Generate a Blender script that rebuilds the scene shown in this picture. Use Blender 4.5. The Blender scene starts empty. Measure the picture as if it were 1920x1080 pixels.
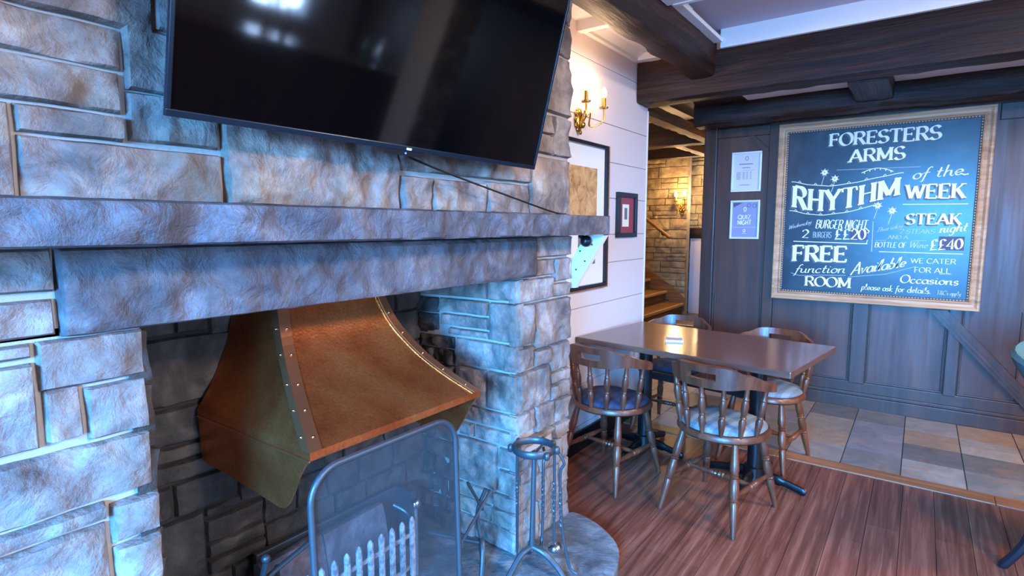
import bpy, bmesh, math, random
from mathutils import Vector, Matrix, noise
random.seed(7)
C = bpy.context.scene.collection
S = bpy.context.scene
PI = math.pi
def lin(h):
    h = h.lstrip('#'); o = []
    for i in (0, 2, 4):
        v = int(h[i:i+2], 16)/255
        o.append(v/12.92 if v <= .04045 else ((v+.055)/1.055)**2.4)
    return (*o, 1.0)

# ------------------------------------------------------------------ camera
cd = bpy.data.cameras.new('camera'); cam = bpy.data.objects.new('camera', cd); C.objects.link(cam)
cam.location = (0, 0, 1.43); cam.rotation_euler = (math.radians(90-6.24), 0, math.radians(36.03))
cd.sensor_width = 36; cd.lens = 36*1052/1920; cd.clip_start = .03
S.camera = cam
# ------------------------------------------------------------------ world, exposure
w = bpy.data.worlds.new('world'); S.world = w; w.use_nodes = True
w.node_tree.nodes['Background'].inputs[0].default_value = (.45, .62, 1, 1)
w.node_tree.nodes['Background'].inputs[1].default_value = 1.0
S.view_settings.view_transform = 'Standard'; S.view_settings.look = 'None'
S.view_settings.gamma = 1; S.view_settings.use_curve_mapping = False
S.view_settings.exposure = 0.0
# ------------------------------------------------------------------ lights
def area(name, loc, aim, sx, sy, col, e, spread=180):
    d = bpy.data.lights.new(name, 'AREA'); d.shape = 'RECTANGLE'; d.size = sx; d.size_y = sy
    d.color = col; d.energy = e; d.spread = math.radians(spread)
    o = bpy.data.objects.new(name, d); C.objects.link(o); o.location = loc
    o.rotation_euler = (Vector(aim)-Vector(loc)).to_track_quat('-Z', 'Y').to_euler()
    return o
def point(name, loc, col, e, r=.03):
    d = bpy.data.lights.new(name, 'POINT'); d.color = col; d.energy = e; d.shadow_soft_size = r
    o = bpy.data.objects.new(name, d); C.objects.link(o); o.location = loc
    return o
BLUE = (.10, .38, 1.0); SKY = (.45, .66, 1.0); WARM = (1.0, .62, .34); NEUT = (1.0, .81, .68)
area('daylight_rear_window', (.25, -2.12, 1.35), (-.55, 2, -1.1), 1.3, 1.2, (.06, .39, 1), 760, 90)
area('daylight_side_window', (4.5, .3, 1.45), (-1.2, 2.2, -1.6), 1.9, 1.3, (.36, .62, 1), 100, 100)
area('daylight_bar_window', (4.5, 4.0, 1.55), (-1.0, 4.4, .2), .6, .75, SKY, 80)
area('ceiling_lamp_light', (1.9, .9, 2.5), (1.2, .9, 0), .5, .5, NEUT, 150)  # this and the next are unseen fill lights added to brighten the room
area('ceiling_lamp_light', (1.5, 3.0, 2.5), (.9, 3.3, 0), .5, .5, NEUT, 90)

# ------------------------------------------------------------------ material helpers
def mat(name, col=None, rough=.6, metal=0, spec=.5):
    m = bpy.data.materials.new(name); m.use_nodes = True
    b = m.node_tree.nodes['Principled BSDF']
    if col is not None: b.inputs['Base Color'].default_value = lin(col) if isinstance(col, str) else col
    b.inputs['Roughness'].default_value = rough; b.inputs['Metallic'].default_value = metal
    b.inputs['Specular IOR Level'].default_value = spec
    return m
class N:
    def __init__(s, m):
        s.m = m; s.t = m.node_tree; s.b = s.t.nodes['Principled BSDF']
    def n(s, typ, **kw):
        o = s.t.nodes.new(typ)
        for k, v in kw.items():
            if k.startswith('_'): setattr(o, k[1:], v)
            else: o.inputs[k.replace('_', ' ')].default_value = v
        return o
    def l(s, a, ao, b, bi): s.t.links.new(a.outputs[ao], b.inputs[bi])
    def coord(s, scale=(1, 1, 1), rot=(0, 0, 0), src='Object'):
        tc = s.n('ShaderNodeTexCoord'); mp = s.n('ShaderNodeMapping')
        mp.inputs['Scale'].default_value = scale; mp.inputs['Rotation'].default_value = rot
        s.l(tc, src, mp, 'Vector'); return mp
    def noise(s, vec, scale, detail=6, rough=.6, dist=0):
        o = s.n('ShaderNodeTexNoise', Scale=scale, Detail=detail, Roughness=rough, Distortion=dist)
        s.l(vec, 0, o, 'Vector'); return o
    def ramp(s, src, so, stops):
        r = s.n('ShaderNodeValToRGB'); e = r.color_ramp.elements
        while len(e) < len(stops): e.new(.5)
        for i, (p, c) in enumerate(stops):
            e[i].position = p; e[i].color = lin(c) if isinstance(c, str) else (c, c, c, 1)
        s.l(src, so, r, 'Fac'); return r
    def mix(s, a, b, fac=.5, mode='MIX'):
        o = s.n('ShaderNodeMix', _data_type='RGBA', _blend_type=mode)
        for i, x in ((6, a), (7, b)):
            if isinstance(x, tuple) and len(x) == 2: s.t.links.new(x[0].outputs[x[1]], o.inputs[i])
            else: o.inputs[i].default_value = lin(x)
        if isinstance(fac, tuple): s.t.links.new(fac[0].outputs[fac[1]], o.inputs[0])
        else: o.inputs[0].default_value = fac
        return (o, 2)
    def base(s, x): s.t.links.new(x[0].outputs[x[1]], s.b.inputs['Base Color'])
    def rough(s, x): s.t.links.new(x[0].outputs[x[1]], s.b.inputs['Roughness'])
    def bump(s, x, strength=.3, dist=.01):
        o = s.n('ShaderNodeBump', Strength=strength, Distance=dist)
        s.t.links.new(x[0].outputs[x[1]], o.inputs['Height'])
        if s.b.inputs['Normal'].links:
            s.t.links.new(s.b.inputs['Normal'].links[0].from_socket, o.inputs['Normal'])
        s.t.links.new(o.outputs[0], s.b.inputs['Normal'])

def stone_mat(name, dark, mid, light, stain='#6f5a48', rough=.8, bump=.5, tintf=.55):
    m = mat(name, rough=rough); k = N(m); v = k.coord()
    n1 = k.noise(v, 6, 8, .62, .6); n2 = k.noise(v, 28, 6, .7, .3); n3 = k.noise(v, 2.2, 4, .5, 1.2)
    r = k.ramp(n1, 'Fac', [(.3, dark), (.5, mid), (.68, light)])
    r3 = k.ramp(n3, 'Fac', [(.5, 0.), (.68, .6)])
    c = k.mix((r, 0), stain, (r3, 0))
    n6 = k.noise(v, 4.5, 8, .72, .5); r6 = k.ramp(n6, 'Fac', [(.36, .45), (.52, 1.)]); c = k.mix(c, (r6, 0), .75, 'MULTIPLY')
    r2 = k.ramp(n2, 'Fac', [(.3, .62), (.65, 1.)])
    c = k.mix(c, (r2, 0), .7, 'MULTIPLY')
    a = k.n('ShaderNodeAttribute', _attribute_name='tint')
    c = k.mix(c, (a, 'Color'), tintf, 'MULTIPLY')
    k.base(c)
    n4 = k.noise(v, 60, 8, .7); vo = k.n('ShaderNodeTexVoronoi', Scale=14); k.l(k.noise(v, 5, 3), 'Color', vo, 'Vector')
    n5 = k.noise(v, 15, 7, .62, .35)
    k.bump((n5, 'Fac'), min(1, bump*1.5), .022); k.bump((n4, 'Fac'), bump*.6, .006)
    return m
def wood_mat(name, dark, mid, light, axis=0, scale=1., rough=.4, bump=.25, grain=9, spec=.5):
    m = mat(name, rough=rough, spec=spec); k = N(m)
    sc = [grain*scale]*3; sc[axis] = .7*scale
    v = k.coord(tuple(sc)); n1 = k.noise(v, 1.6, 8, .65, .8)
    v2 = k.coord(tuple(x*5 if i != axis else x*2 for i, x in enumerate(sc))); n2 = k.noise(v2, 2, 5, .6)
    r = k.ramp(n1, 'Fac', [(.28, dark), (.5, mid), (.72, light)])
    r2 = k.ramp(n2, 'Fac', [(.3, .6), (.6, 1.)])
    k.base(k.mix((r, 0), (r2, 0), .6, 'MULTIPLY'))
    rr = k.ramp(n2, 'Fac', [(.2, min(1, rough+.2)), (.7, rough)]); k.rough((rr, 0))
    k.bump((n1, 'Fac'), bump, .01); k.bump((n2, 'Fac'), bump*.5, .004)
    return m

M = {}
M['stone'] = stone_mat('rock_faced_sandstone', '#5c4e4b', '#8d7d77', '#b5a598', '#75604c')
M['sooty'] = stone_mat('smoke_stained_stone', '#2b2624', '#463f3b', '#635a53', '#221d1a')
M['slate'] = stone_mat('blue_grey_mantel_stone', '#3f3c41', '#5c585e', '#7f7a80', '#454045', rough=.6, bump=.6)
M['lintel'] = stone_mat('grey_mauve_lintel_stone', '#473f43', '#625859', '#7e7476', '#4d4347', rough=.7, bump=.5)
M['hearth'] = stone_mat('worn_hearth_stone', '#45474a', '#626467', '#838587', '#3c3a3a', rough=.55, bump=.4)
M['stair_stone'] = stone_mat('honey_stone', '#8d7650', '#b69c70', '#d2bb8c', '#7c6440')
m = mat('lime_mortar', '#a0958c', .9); k = N(m); k.bump((k.noise(k.coord(), 80), 'Fac'), .4, .005); M['mortar'] = m
M['mortar_dark'] = mat('sooted_mortar', '#2e2a28', .95)

M['beam'] = wood_mat('dark_stained_oak_across', '#120805', '#28140b', '#472a1a', 0, rough=.45, bump=.8, grain=10, spec=.3)
M['beam_y'] = wood_mat('dark_stained_oak_along', '#130a06', '#2a170e', '#4a2f1f', 1, rough=.42, bump=.7, grain=10, spec=.3)
M['old_oak'] = wood_mat('weathered_oak', '#2c1c12', '#5f432d', '#96704e', 1, rough=.6, bump=.8, grain=10)
M['panel'] = wood_mat('dark_wall_panelling', '#38221a', '#4e3024', '#613e2e', 2, .5, rough=.36, bump=.05, grain=6)
M['timber'] = wood_mat('dark_panel_timber', '#2c1a13', '#40281d', '#533627', 2, .6, rough=.34, bump=.12, grain=8)
M['chairwood'] = wood_mat('brown_turned_beech', '#371b11', '#5a2f1f', '#74422c', 2, 2, rough=.28, bump=.04, grain=4)
M['chairwood_red'] = wood_mat('red_brown_turned_beech', '#47200f', '#6b3319', '#854826', 2, 2, rough=.28, bump=.04, grain=4)
M['tabletop'] = wood_mat('brown_wood_grain_laminate', '#473129', '#523a32', '#5e463c', 0, 1, rough=.17, bump=.0, grain=14, spec=.7)
M['tabletop'] = mat('smooth_brown_table_laminate', '#5b463c', .17, 0, .7); k = N(M['tabletop']); n_ = k.noise(k.coord((2, 26, 26)), 2, 5, .6)
k.base((k.ramp(n_, 'Fac', [(.3, '#5a3a2f'), (.7, '#6d4c40')]), 0))
M['stairwood'] = wood_mat('stair_wood', '#5d3a1c', '#855a2e', '#ab7c46', 0, 1, rough=.4, bump=.2)
M['orangewood'] = wood_mat('honey_oak', '#3e2413', '#6e4526', '#94643a', 1, 1, rough=.45, bump=.5)
M['nosing'] = wood_mat('pale_stair_nosing', '#9a7648', '#c09a66', '#d6b47e', 1, 1, rough=.4, bump=.1)
M['threshold'] = wood_mat('threshold_oak', '#6c4127', '#8c5a39', '#a8724c', 0, 1, rough=.4, bump=.1)
M['white'] = mat('white_painted_board', '#d3c8ca', .5); k = N(M['white']); k.bump((k.noise(k.coord(), 40), 'Fac'), .08, .004)
M['ceil'] = mat('white_ceiling_paint', '#dcd6d8', .8)
M['ceil_lilac'] = mat('lilac_grey_ceiling_paint', '#b9b2c4', .7)
M['trim'] = mat('gloss_white_trim', '#e3e2e2', .4)
M['gap'] = mat('board_joint', '#8f8785', .8)
M['iron'] = mat('black_wrought_iron', '#43474c', .4, .5); k = N(M['iron']); k.bump((k.noise(k.coord(), 60, 6), 'Fac'), .25, .004)
M['firebrick'] = stone_mat('sooted_fire_brick', '#4c4347', '#6c6166', '#8a7f84', '#4a4044')
M['ashiron'] = mat('ash_coated_iron', '#a2969a', .8); k = N(M['ashiron'])
n_ = k.noise(k.coord(), 45, 6); k.base((k.ramp(n_, 'Fac', [(.35, '#6b5f62'), (.55, '#a99c9f'), (.75, '#c9bdbb')]), 0)); k.bump((n_, 'Fac'), .4, .004)
M['black'] = mat('black_metal', '#111214', .35, .3)
M['blackplastic'] = mat('black_plastic', '#0c0d10', .35)
M['bezel'] = mat('dark_bezel', '#1b2a38', .25, .5)
M['screen'] = mat('glossy_tv_glass', '#030406', .06, 0, .6)
M['white_mark'] = mat('white_print', '#e8e8ea', .6)
M['brass'] = mat('polished_brass', '#c79a45', .22, 1)
M['chrome'] = mat('bright_steel', '#c8ccd2', .2, 1)
M['rivet'] = mat('copper_rivet', '#d9a77e', .25, 1)
M['copper'] = mat('hammered_copper', '#a8683a', .36, .92); k = N(M['copper']); v = k.coord()
n1 = k.noise(v, 5, 6, .6); vo = k.n('ShaderNodeTexVoronoi', Scale=110.); k.l(v, 0, vo, 'Vector')
n2 = k.noise(v, 130, 3)
r = k.ramp(n1, 'Fac', [(.3, '#b85a30'), (.5, '#d97a44'), (.72, '#e8985a')])
r2 = k.ramp(n2, 'Fac', [(.3, .6), (.55, 1.)]); k.base(k.mix((r, 0), (r2, 0), .6, 'MULTIPLY'))
k.bump((vo, 'Distance'), .12, .004); k.bump((n2, 'Fac'), .12, .002)
M['copper_strip'] = mat('copper_strip', '#d4855a', .33, .92)
# slate tiles: a tint for every tile
def tile_mat():
    m = mat('slate_floor_tiles', rough=.5); k = N(m)
    tc = k.n('ShaderNodeTexCoord'); a = k.n('ShaderNodeAttribute', _attribute_name='tint')
    v = k.coord(); n = k.noise(v, 7, 8, .65, 1.0); n2 = k.noise(k.coord((1, 2.4, 1)), 4.5, 5, .6, 1.4)
    r = k.ramp(n, 'Fac', [(.3, .55), (.65, 1.)])
    rs = k.ramp(n2, 'Fac', [(.52, 0.), (.7, .5)])
    c = k.mix((a, 'Color'), '#a87350', (rs, 0))
    k.base(k.mix(c, (r, 0), .8, 'MULTIPLY')); k.bump((n, 'Fac'), .35, .008)
    return m
M['tile'] = tile_mat(); M['grout'] = mat('dark_grout', '#3b322c', .9)
def plank_mat():
    m = mat('mahogany_floor_planks', rough=.36); k = N(m)
    a = k.n('ShaderNodeAttribute', _attribute_name='tint')
    v = k.coord((26, 1.2, 1)); n = k.noise(v, 1.3, 7, .6, .5); n2 = k.noise(k.coord((70, 2.5, 1)), 1.2, 5, .6)
    r = k.ramp(n, 'Fac', [(.3, '#48241a'), (.5, '#6a3a2b'), (.7, '#885644')])
    r2 = k.ramp(n2, 'Fac', [(.57, 0.), (.72, .4)])
    c = k.mix((r, 0), '#9c7868', (r2, 0)); k.base(k.mix(c, (a, 'Color'), .9, 'MULTIPLY'))
    rr = k.ramp(n2, 'Fac', [(.3, .34), (.7, .5)]); k.rough((rr, 0)); k.bump((n, 'Fac'), .2, .006); k.bump((n2, 'Fac'), .2, .003)
    return m
M['plank'] = plank_mat(); M['seam'] = mat('dark_floor_seam', '#1d0f0b', .8)
def fabric(name, a, b, stripes=0):
    m = mat(name, rough=.85); k = N(m); v = k.coord()
    n = k.noise(v, 220, 2); r = k.ramp(n, 'Fac', [(.3, a), (.7, b)])
    if stripes:
        wv = k.n('ShaderNodeTexWave', Scale=stripes, Distortion=.0); wv.bands_direction = 'X'; k.l(v, 0, wv, 'Vector')
        rw = k.ramp(wv, 'Fac', [(.35, .68), (.65, 1.)]); k.base(k.mix((r, 0), (rw, 0), 1., 'MULTIPLY'))
    else: k.base((r, 0))
    k.bump((n, 'Fac'), .3, .002); return m
M['fab_grey'] = fabric('grey_striped_cloth', '#6a7277', '#8e9598', 5)
M['fab_navy'] = fabric('navy_cloth', '#23263c', '#3c405c', 5)
M['fab_teal'] = fabric('teal_cloth', '#27484f', '#3f666c')
def mesh_mat():
    m = mat('spark_guard_wire_mesh', '#39444c', .5, .3); k = N(m)
    v = k.coord(); w1 = k.n('ShaderNodeTexWave', Scale=75., Distortion=0.); w1.bands_direction = 'Y'
    w2 = k.n('ShaderNodeTexWave', Scale=75., Distortion=0.); w2.bands_direction = 'Z'
    k.l(v, 0, w1, 'Vector'); k.l(v, 0, w2, 'Vector')
    mx = k.n('ShaderNodeMath', _operation='MAXIMUM'); k.l(w1, 'Fac', mx, 0); k.l(w2, 'Fac', mx, 1)
    r = k.ramp(mx, 0, [(.4, .28), (.9, .58)])
    t = k.n('ShaderNodeBsdfTransparent'); ms = k.n('ShaderNodeMixShader')
    k.l(r, 0, ms, 0); k.l(t, 0, ms, 1); k.l(k.b, 0, ms, 2)
    k.t.links.new(ms.outputs[0], k.t.nodes['Material Output'].inputs[0]); return m
M['mesh'] = mesh_mat()
def emit(name, col, s):
    m = mat(name, col, .5); b = m.node_tree.nodes['Principled BSDF']
    b.inputs['Emission Color'].default_value = lin(col); b.inputs['Emission Strength'].default_value = s; return m
M['bulb'] = emit('glowing_candle_bulb', '#ffe6b8', 14)
M['led'] = emit('blue_standby_light', '#2a60ff', 6)
M['pane'] = emit('bright_sky_pane', '#a9cdff', 5)
M['chalkboard'] = mat('blue_black_chalkboard', '#27323c', .3); k = N(M['chalkboard'])
n_ = k.noise(k.coord(), 4, 5, .6, .6); k.base((k.ramp(n_, 'Fac', [(.3, '#1f2c36'), (.5, '#273642'), (.75, '#3c4d59')]), 0))
M['chalk'] = mat('white_chalk_paint', '#eef0ef', .8)
M['chalk_dim'] = mat('thin_chalk', '#b9c2c8', .8)
M['shade'] = mat('letter_shading', '#5b666e', .8)
M['patch'] = mat('repainted_price_patch', '#4a4763', .6)
M['gilt'] = wood_mat('worn_gilt_frame', '#94694a', '#c4946b', '#dcb48c', 0, 1, rough=.4, bump=.15)
M['giltdark'] = mat('dark_frame_rim', '#4a3323', .5)
M['bead'] = mat('pale_bead', '#c9b9a4', .4)
M['blackframe'] = mat('black_picture_frame', '#1c1c22', .3)
M['matboard'] = mat('white_mat_board', '#e2e5e8', .6)
M['sepia'] = mat('sepia_print', '#b98f5e', .6); k = N(M['sepia']); n_ = k.noise(k.coord(), 14, 6, .6, .8)
k.base((k.ramp(n_, 'Fac', [(.35, '#8d683f'), (.5, '#c59a67'), (.7, '#d8b88c')]), 0))
M['darkprint'] = mat('dark_print', '#55606e', .6); k = N(M['darkprint']); n_ = k.noise(k.coord(), 30, 6)
k.base((k.ramp(n_, 'Fac', [(.35, '#2f3740'), (.7, '#8f99a6')]), 0))
M['maroon'] = mat('maroon_mat_board', '#8d3d4d', .6)
M['paper'] = mat('ivory_paper', '#dcd9cb', .7)
M['ink'] = mat('grey_ink', '#6a6a70', .7)
M['silver'] = mat('pale_silver_frame', '#d9dde2', .35, .2)
M['lilac'] = mat('lilac_poster', '#8f8fae', .5)
M['pinkpaper'] = mat('pale_paper', '#d8d0d2', .6)
M['confetti'] = mat('dark_confetti_print', '#54506c', .6)
M['greenglass'] = mat('green_bottle_glass', '#1d6b3a', .1); M['redglass'] = mat('red_bottle', '#8d1f2a', .15)

# ------------------------------------------------------------------ mesh helpers
def obj(name, bm, material, parent=None, smooth=False):
    me = bpy.data.meshes.new(name)
    bmesh.ops.recalc_face_normals(bm, faces=bm.faces)
    bm.to_mesh(me); bm.free()
    o = bpy.data.objects.new(name, me); C.objects.link(o)
    for mm in (material if isinstance(material, (list, tuple)) else [material]): me.materials.append(M[mm])
    if smooth:
        me.polygons.foreach_set('use_smooth', [True]*len(me.polygons))
        if smooth != 'all': me.set_sharp_from_angle(angle=math.radians(38))
    if parent: o.parent = parent
    return o
def tag(o, label, cat, group=None):
    o['label'] = label; o['category'] = cat
    if group: o['group'] = group
    return o
def thing(name, label, cat, loc=(0, 0, 0), rz=0, group=None):
    o = bpy.data.objects.new(name, None); C.objects.link(o); o.empty_display_size = .1
    o.location = loc; o.rotation_euler = (0, 0, rz)
    return tag(o, label, cat, group)
def struct(name, bm, material, parent=None, smooth=False):
    o = obj(name, bm, material, parent, smooth)
    if not parent: o['kind'] = 'structure'
    return o
def B(): return bmesh.new()
def box(bm, x0, x1, y0, y1, z0, z1, bev=0, mat_i=0):
    r = bmesh.ops.create_cube(bm, size=1)['verts']
    for v in r:
        v.co = Vector(((x0+x1)/2+v.co.x*(x1-x0), (y0+y1)/2+v.co.y*(y1-y0), (z0+z1)/2+v.co.z*(z1-z0)))
    fs = {f for v in r for f in v.link_faces}
    for f in fs: f.material_index = mat_i
    if bev:
        bmesh.ops.bevel(bm, geom=list({e for v in r for e in v.link_edges}), offset=bev, segments=2, affect='EDGES', profile=.6)
    return r
def prism(bm, pts, axis, a, b):
    """polygon pts in the two other axes (in x,y,z order) extruded along axis from a to b"""
    def P(p, t):
        q = list(p); q.insert(axis, t); return bm.verts.new(q)
    A = [P(p, a) for p in pts]; Bv = [P(p, b) for p in pts]; n = len(pts)
    bm.faces.new(A); bm.faces.new(Bv[::-1])
    for i in range(n): bm.faces.new((A[i], Bv[i], Bv[(i+1) % n], A[(i+1) % n]))
def frames(pts):
    pts = [Vector(p) for p in pts]; T = []
    for i in range(len(pts)):
        a = pts[max(i-1, 0)]; b = pts[min(i+1, len(pts)-1)]; T.append((b-a).normalized())
    up = Vector((0, 0, 1)) if abs(T[0].z) < .9 else Vector((1, 0, 0))
    n = (up-T[0]*up.dot(T[0])).normalized(); out = []
    for p, t in zip(pts, T):
        n = (n-t*n.dot(t)).normalized(); out.append((p, t, n, t.cross(n)))
    return out
def tube(bm, pts, r, sides=10, closed=False, flat=1.0):
    fr = frames(pts); n = len(fr); rings = []
    for i, (p, t, a, b) in enumerate(fr):
        rr = r[i] if isinstance(r, (list, tuple)) else r
        rings.append([bm.verts.new(p+a*rr*math.cos(2*PI*j/sides)+b*rr*flat*math.sin(2*PI*j/sides)) for j in range(sides)])
    for i in range(n if closed else n-1):
        A, D = rings[i], rings[(i+1) % n]
        for j in range(sides): bm.faces.new((A[j], A[(j+1) % sides], D[(j+1) % sides], D[j]))
    if not closed:
        bm.faces.new(rings[0][::-1]); bm.faces.new(rings[-1])
def turned(bm, a, b, prof, sides=12):
    """lathe along the segment a-b; prof = [(t, radius)]"""
    a = Vector(a); b = Vector(b)
    tube(bm, [a.lerp(b, t) for t, _ in prof], [r for _, r in prof], sides)
def sphere(bm, c, r, u=10, v=8, sc=(1, 1, 1)):
    vs = bmesh.ops.create_uvsphere(bm, u_segments=u, v_segments=v, radius=1)['verts']
    for q in vs: q.co = Vector((c[0]+q.co.x*r*sc[0], c[1]+q.co.y*r*sc[1], c[2]+q.co.z*r*sc[2]))
def spline(pts, n=8):
    pts = [Vector(p) for p in pts]; out = []
    for i in range(len(pts)-1):
        p0 = pts[max(i-1, 0)]; p1 = pts[i]; p2 = pts[i+1]; p3 = pts[min(i+2, len(pts)-1)]
        for j in range(n):
            t = j/n
            out.append(.5*((2*p1)+(p2-p0)*t+(2*p0-5*p1+4*p2-p3)*t*t+(3*p1-p0-3*p2+p3)*t**3))
    return out+[pts[-1]]
def tintlayer(bm): return bm.loops.layers.float_color.get('tint') or bm.loops.layers.float_color.new('tint')
def fbm(p):
    return noise.noise(p*6)*.011+noise.noise(p*15+Vector((3, 1, 7)))*.007+abs(noise.noise(p*9+Vector((9, 4, 2))))*-.012+noise.noise(p*38)*.0018+(noise.voronoi(p*11+noise.noise_vector(p*7)*.5)[0][0]-.4)*.026+(noise.voronoi(p*26+noise.noise_vector(p*9)*.6)[0][0]-.4)*.010
def rock(bm, O, U, V, Nn, u0, u1, v0, v1, depth=.014, res=.0105, tint=(1, 1, 1), gap=.0022, rough=1., edge=.009, mat_i=0):
    """one rock-faced block: a closed-sided displaced face on the plane O + u U + v V, standing out along Nn"""
    L = tintlayer(bm); u0 += gap; u1 -= gap; v0 += gap; v1 -= gap
    nu = max(2, int((u1-u0)/res)); nv = max(2, int((v1-v0)/res)); seed = Vector((random.uniform(-9, 9), random.uniform(-9, 9), random.uniform(-9, 9)))
    eg = .0045; ul = [u0]+[u0+eg+(u1-u0-2*eg)*i/nu for i in range(nu+1)]+[u1]; vl_ = [v0]+[v0+eg+(v1-v0-2*eg)*i/nv for i in range(nv+1)]+[v1]; nu += 2; nv += 2
    tilt = random.uniform(-.1, .1), random.uniform(-.1, .1); g = []
    for i in range(nu+1):
        row = []
        for j in range(nv+1):
            u = ul[i]; v = vl_[j]
            p = O+U*u+V*v; q = p+seed
            d = min(u-u0, u1-u, v-v0, v1-v); e = max(0, min(1, d/edge)); e = (e*(2-e))**.6
            wob = noise.noise(p*14)*.0025
            if i in (0, nu): u += wob
            if j in (0, nv): v += wob
            h = .003+depth*e+.8*rough*e*(fbm(q)+(u-(u0+u1)/2)*tilt[0]*.4+(v-(v0+v1)/2)*tilt[1]*.6)
            row.append(bm.verts.new(O+U*u+V*v+Nn*h))
        g.append(row)
    fs = []
    for i in range(nu):
        for j in range(nv): fs.append(bm.faces.new((g[i][j], g[i+1][j], g[i+1][j+1], g[i][j+1])))
    rim = [g[i][0] for i in range(nu+1)]+[g[nu][j] for j in range(1, nv+1)]+[g[i][nv] for i in range(nu-1, -1, -1)]+[g[0][j] for j in range(nv-1, 0, -1)]
    back = [bm.verts.new(v.co-Nn*.03) for v in rim]; n = len(rim)
    for i in range(n): fs.append(bm.faces.new((rim[i], rim[(i+1) % n], back[(i+1) % n], back[i])))
    for f in fs:
        f.material_index = mat_i
        for l in f.loops: l[L] = (*tint, 1)
def rtint(a=.74, warm=0):
    b = random.uniform(a, 1.); w_ = random.uniform(-.05, .07)+warm
    return (min(1.1, b*(1+w_)), b, b*(1-w_))
def courses(bm, O, U, V, Nn, u0, u1, v0, v1, hs=(.07, .13), ws=(.12, .34), **kw):
    """random coursed masonry filling a rectangle"""
    v = v0
    while v < v1-.02:
        h = random.uniform(*hs); h = v1-v if v+h > v1-hs[0]*.6 else h
        u = u0
        while u < u1-.01:
            ww = random.uniform(*ws); ww = u1-u if u+ww > u1-ws[0]*.6 else ww
            if h > .1 and ww > .14 and random.random() < .3:
                s = random.uniform(.4, .6); rock(bm, O, U, V, Nn, u, u+ww, v, v+h*s, tint=rtint(), **kw); rock(bm, O, U, V, Nn, u, u+ww, v+h*s, v+h, tint=rtint(), **kw)
            else: rock(bm, O, U, V, Nn, u, u+ww, v, v+h, tint=rtint(), **kw)
            u += ww
        v += h
X, Y, Z = Vector((1, 0, 0)), Vector((0, 1, 0)), Vector((0, 0, 1))
def rough_beam(bm, x0, x1, y0, y1, z0, z1, amp=.006, res=.05, bev=.012, f=7):
    d = (x1-x0, y1-y0, z1-z0); n = [max(2, int(t/res)) for t in d]; lo = Vector((x0, y0, z0)); ctr = Vector(((x0+x1)/2, (y0+y1)/2, (z0+z1)/2))
    long = max(range(3), key=lambda i: d[i]); vm = {}
    def vert(i, j, k):
        key = (i, j, k)
        if key in vm: return vm[key]
        p = lo+Vector((d[0]*i/n[0], d[1]*j/n[1], d[2]*k/n[2])); q = Vector(p); q[long] *= .45
        c = sum(1 for a, t in enumerate((i, j, k)) if a != long and t in (0, n[a]))
        off = Vector((noise.noise(q*f), noise.noise(q*f+Vector((5, 5, 5))), noise.noise(q*f+Vector((9, 1, 3)))))*amp
        off += Vector((noise.noise(p*25), noise.noise(p*25+Vector((5, 5, 5))), noise.noise(p*25+Vector((9, 1, 3)))))*amp*.35
        off[long] = 0
        if c == 2:
            inw = ctr-p; inw[long] = 0; inw = Vector([math.copysign(1, t) if a != long else 0 for a, t in enumerate(inw)])
            off += inw*bev*(.6+.5*noise.noise(p*9))
        vm[key] = bm.verts.new(p+off); return vm[key]
    for a, b, c in ((0, 1, 2), (1, 2, 0), (0, 2, 1)):
        for i in range(n[a]):
            for j in range(n[b]):
                for kk in (0, n[c]):
                    def I(ii, jj):
                        t = [0, 0, 0]; t[a] = ii; t[b] = jj; t[c] = kk; return vert(*t)
                    bm.faces.new((I(i, j), I(i+1, j), I(i+1, j+1), I(i, j+1)))

# ------------------------------------------------------------------ the room shell
XW, YB, YR, XR, YK = -1.70, 5.12, -2.2, 4.6, 3.83
# floor: mahogany planks along y, slate tiles beyond the threshold
bm = B(); L = tintlayer(bm)
box(bm, -1.78, XR, YR, 3.70, -.08, -.006, 0, 1)
x = -1.75
while x < XR-.02:
    wd = .135; y = YR+random.uniform(-.9, 0)
    while y < 3.70:
        ln = random.choice((.62, .9, 1.2)); y0, y1 = max(y, YR), min(y+ln, 3.70)
        if y1-y0 > .01:
            r_ = box(bm, x+.0012, min(x+wd, XR)-.0012, y0+.0012, y1-.0012, -.02, 0)
            t = random.uniform(.72, 1.12); t = (t*random.uniform(.97, 1.05), t, t)
            for f in {f for v in r_ for f in v.link_faces}:
                for l in f.loops: l[L] = (*t, 1)
        y += ln
    x += wd
struct('floor', bm, ['plank', 'seam'])
bm = B(); L = tintlayer(bm)
box(bm, -6, XR, 3.82, 9.4, -.08, -.004, 0, 1)
TC = ['#978a82', '#7b7674', '#9c8a7b', '#8a8286', '#a0958f', '#6c6765', '#a5866f', '#988f89']
ix = -14
while ix < 16:
    for iy in range(0, 17):
        x0 = -.0125+ix*.3025; y0 = 3.82+iy*.315; y1 = y0+.315
        if x0 < -5.9 or x0 > XR-.3: continue
        if x0 > -1.5 and y0 > 5.1: continue
        r_ = box(bm, x0+.003, x0+.3025-.003, y0+.0015, min(y1, 9.4)-.0015, -.02, random.uniform(-.0005, .001))
        c = lin(random.choice(TC)); 
        for f in {f for v in r_ for f in v.link_faces}:
            for l in f.loops: l[L] = c
    ix += 1
struct('floor_tiles', bm, ['tile', 'grout'])
bm = B(); xx = -1.7
while xx < XR: box(bm, xx, min(xx+1.05, XR)-.002, 3.70, 3.818, -.02, .006, .003); xx += 1.05
struct('trim_1', bm, 'threshold')
bm = B(); box(bm, -1.58, 1.6, YB, YB+.1, 0, 2.75); box(bm, 1.6, XR, YB, YB+.1, 0, 2.75); struct('wall_back', bm, 'panel')
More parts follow.
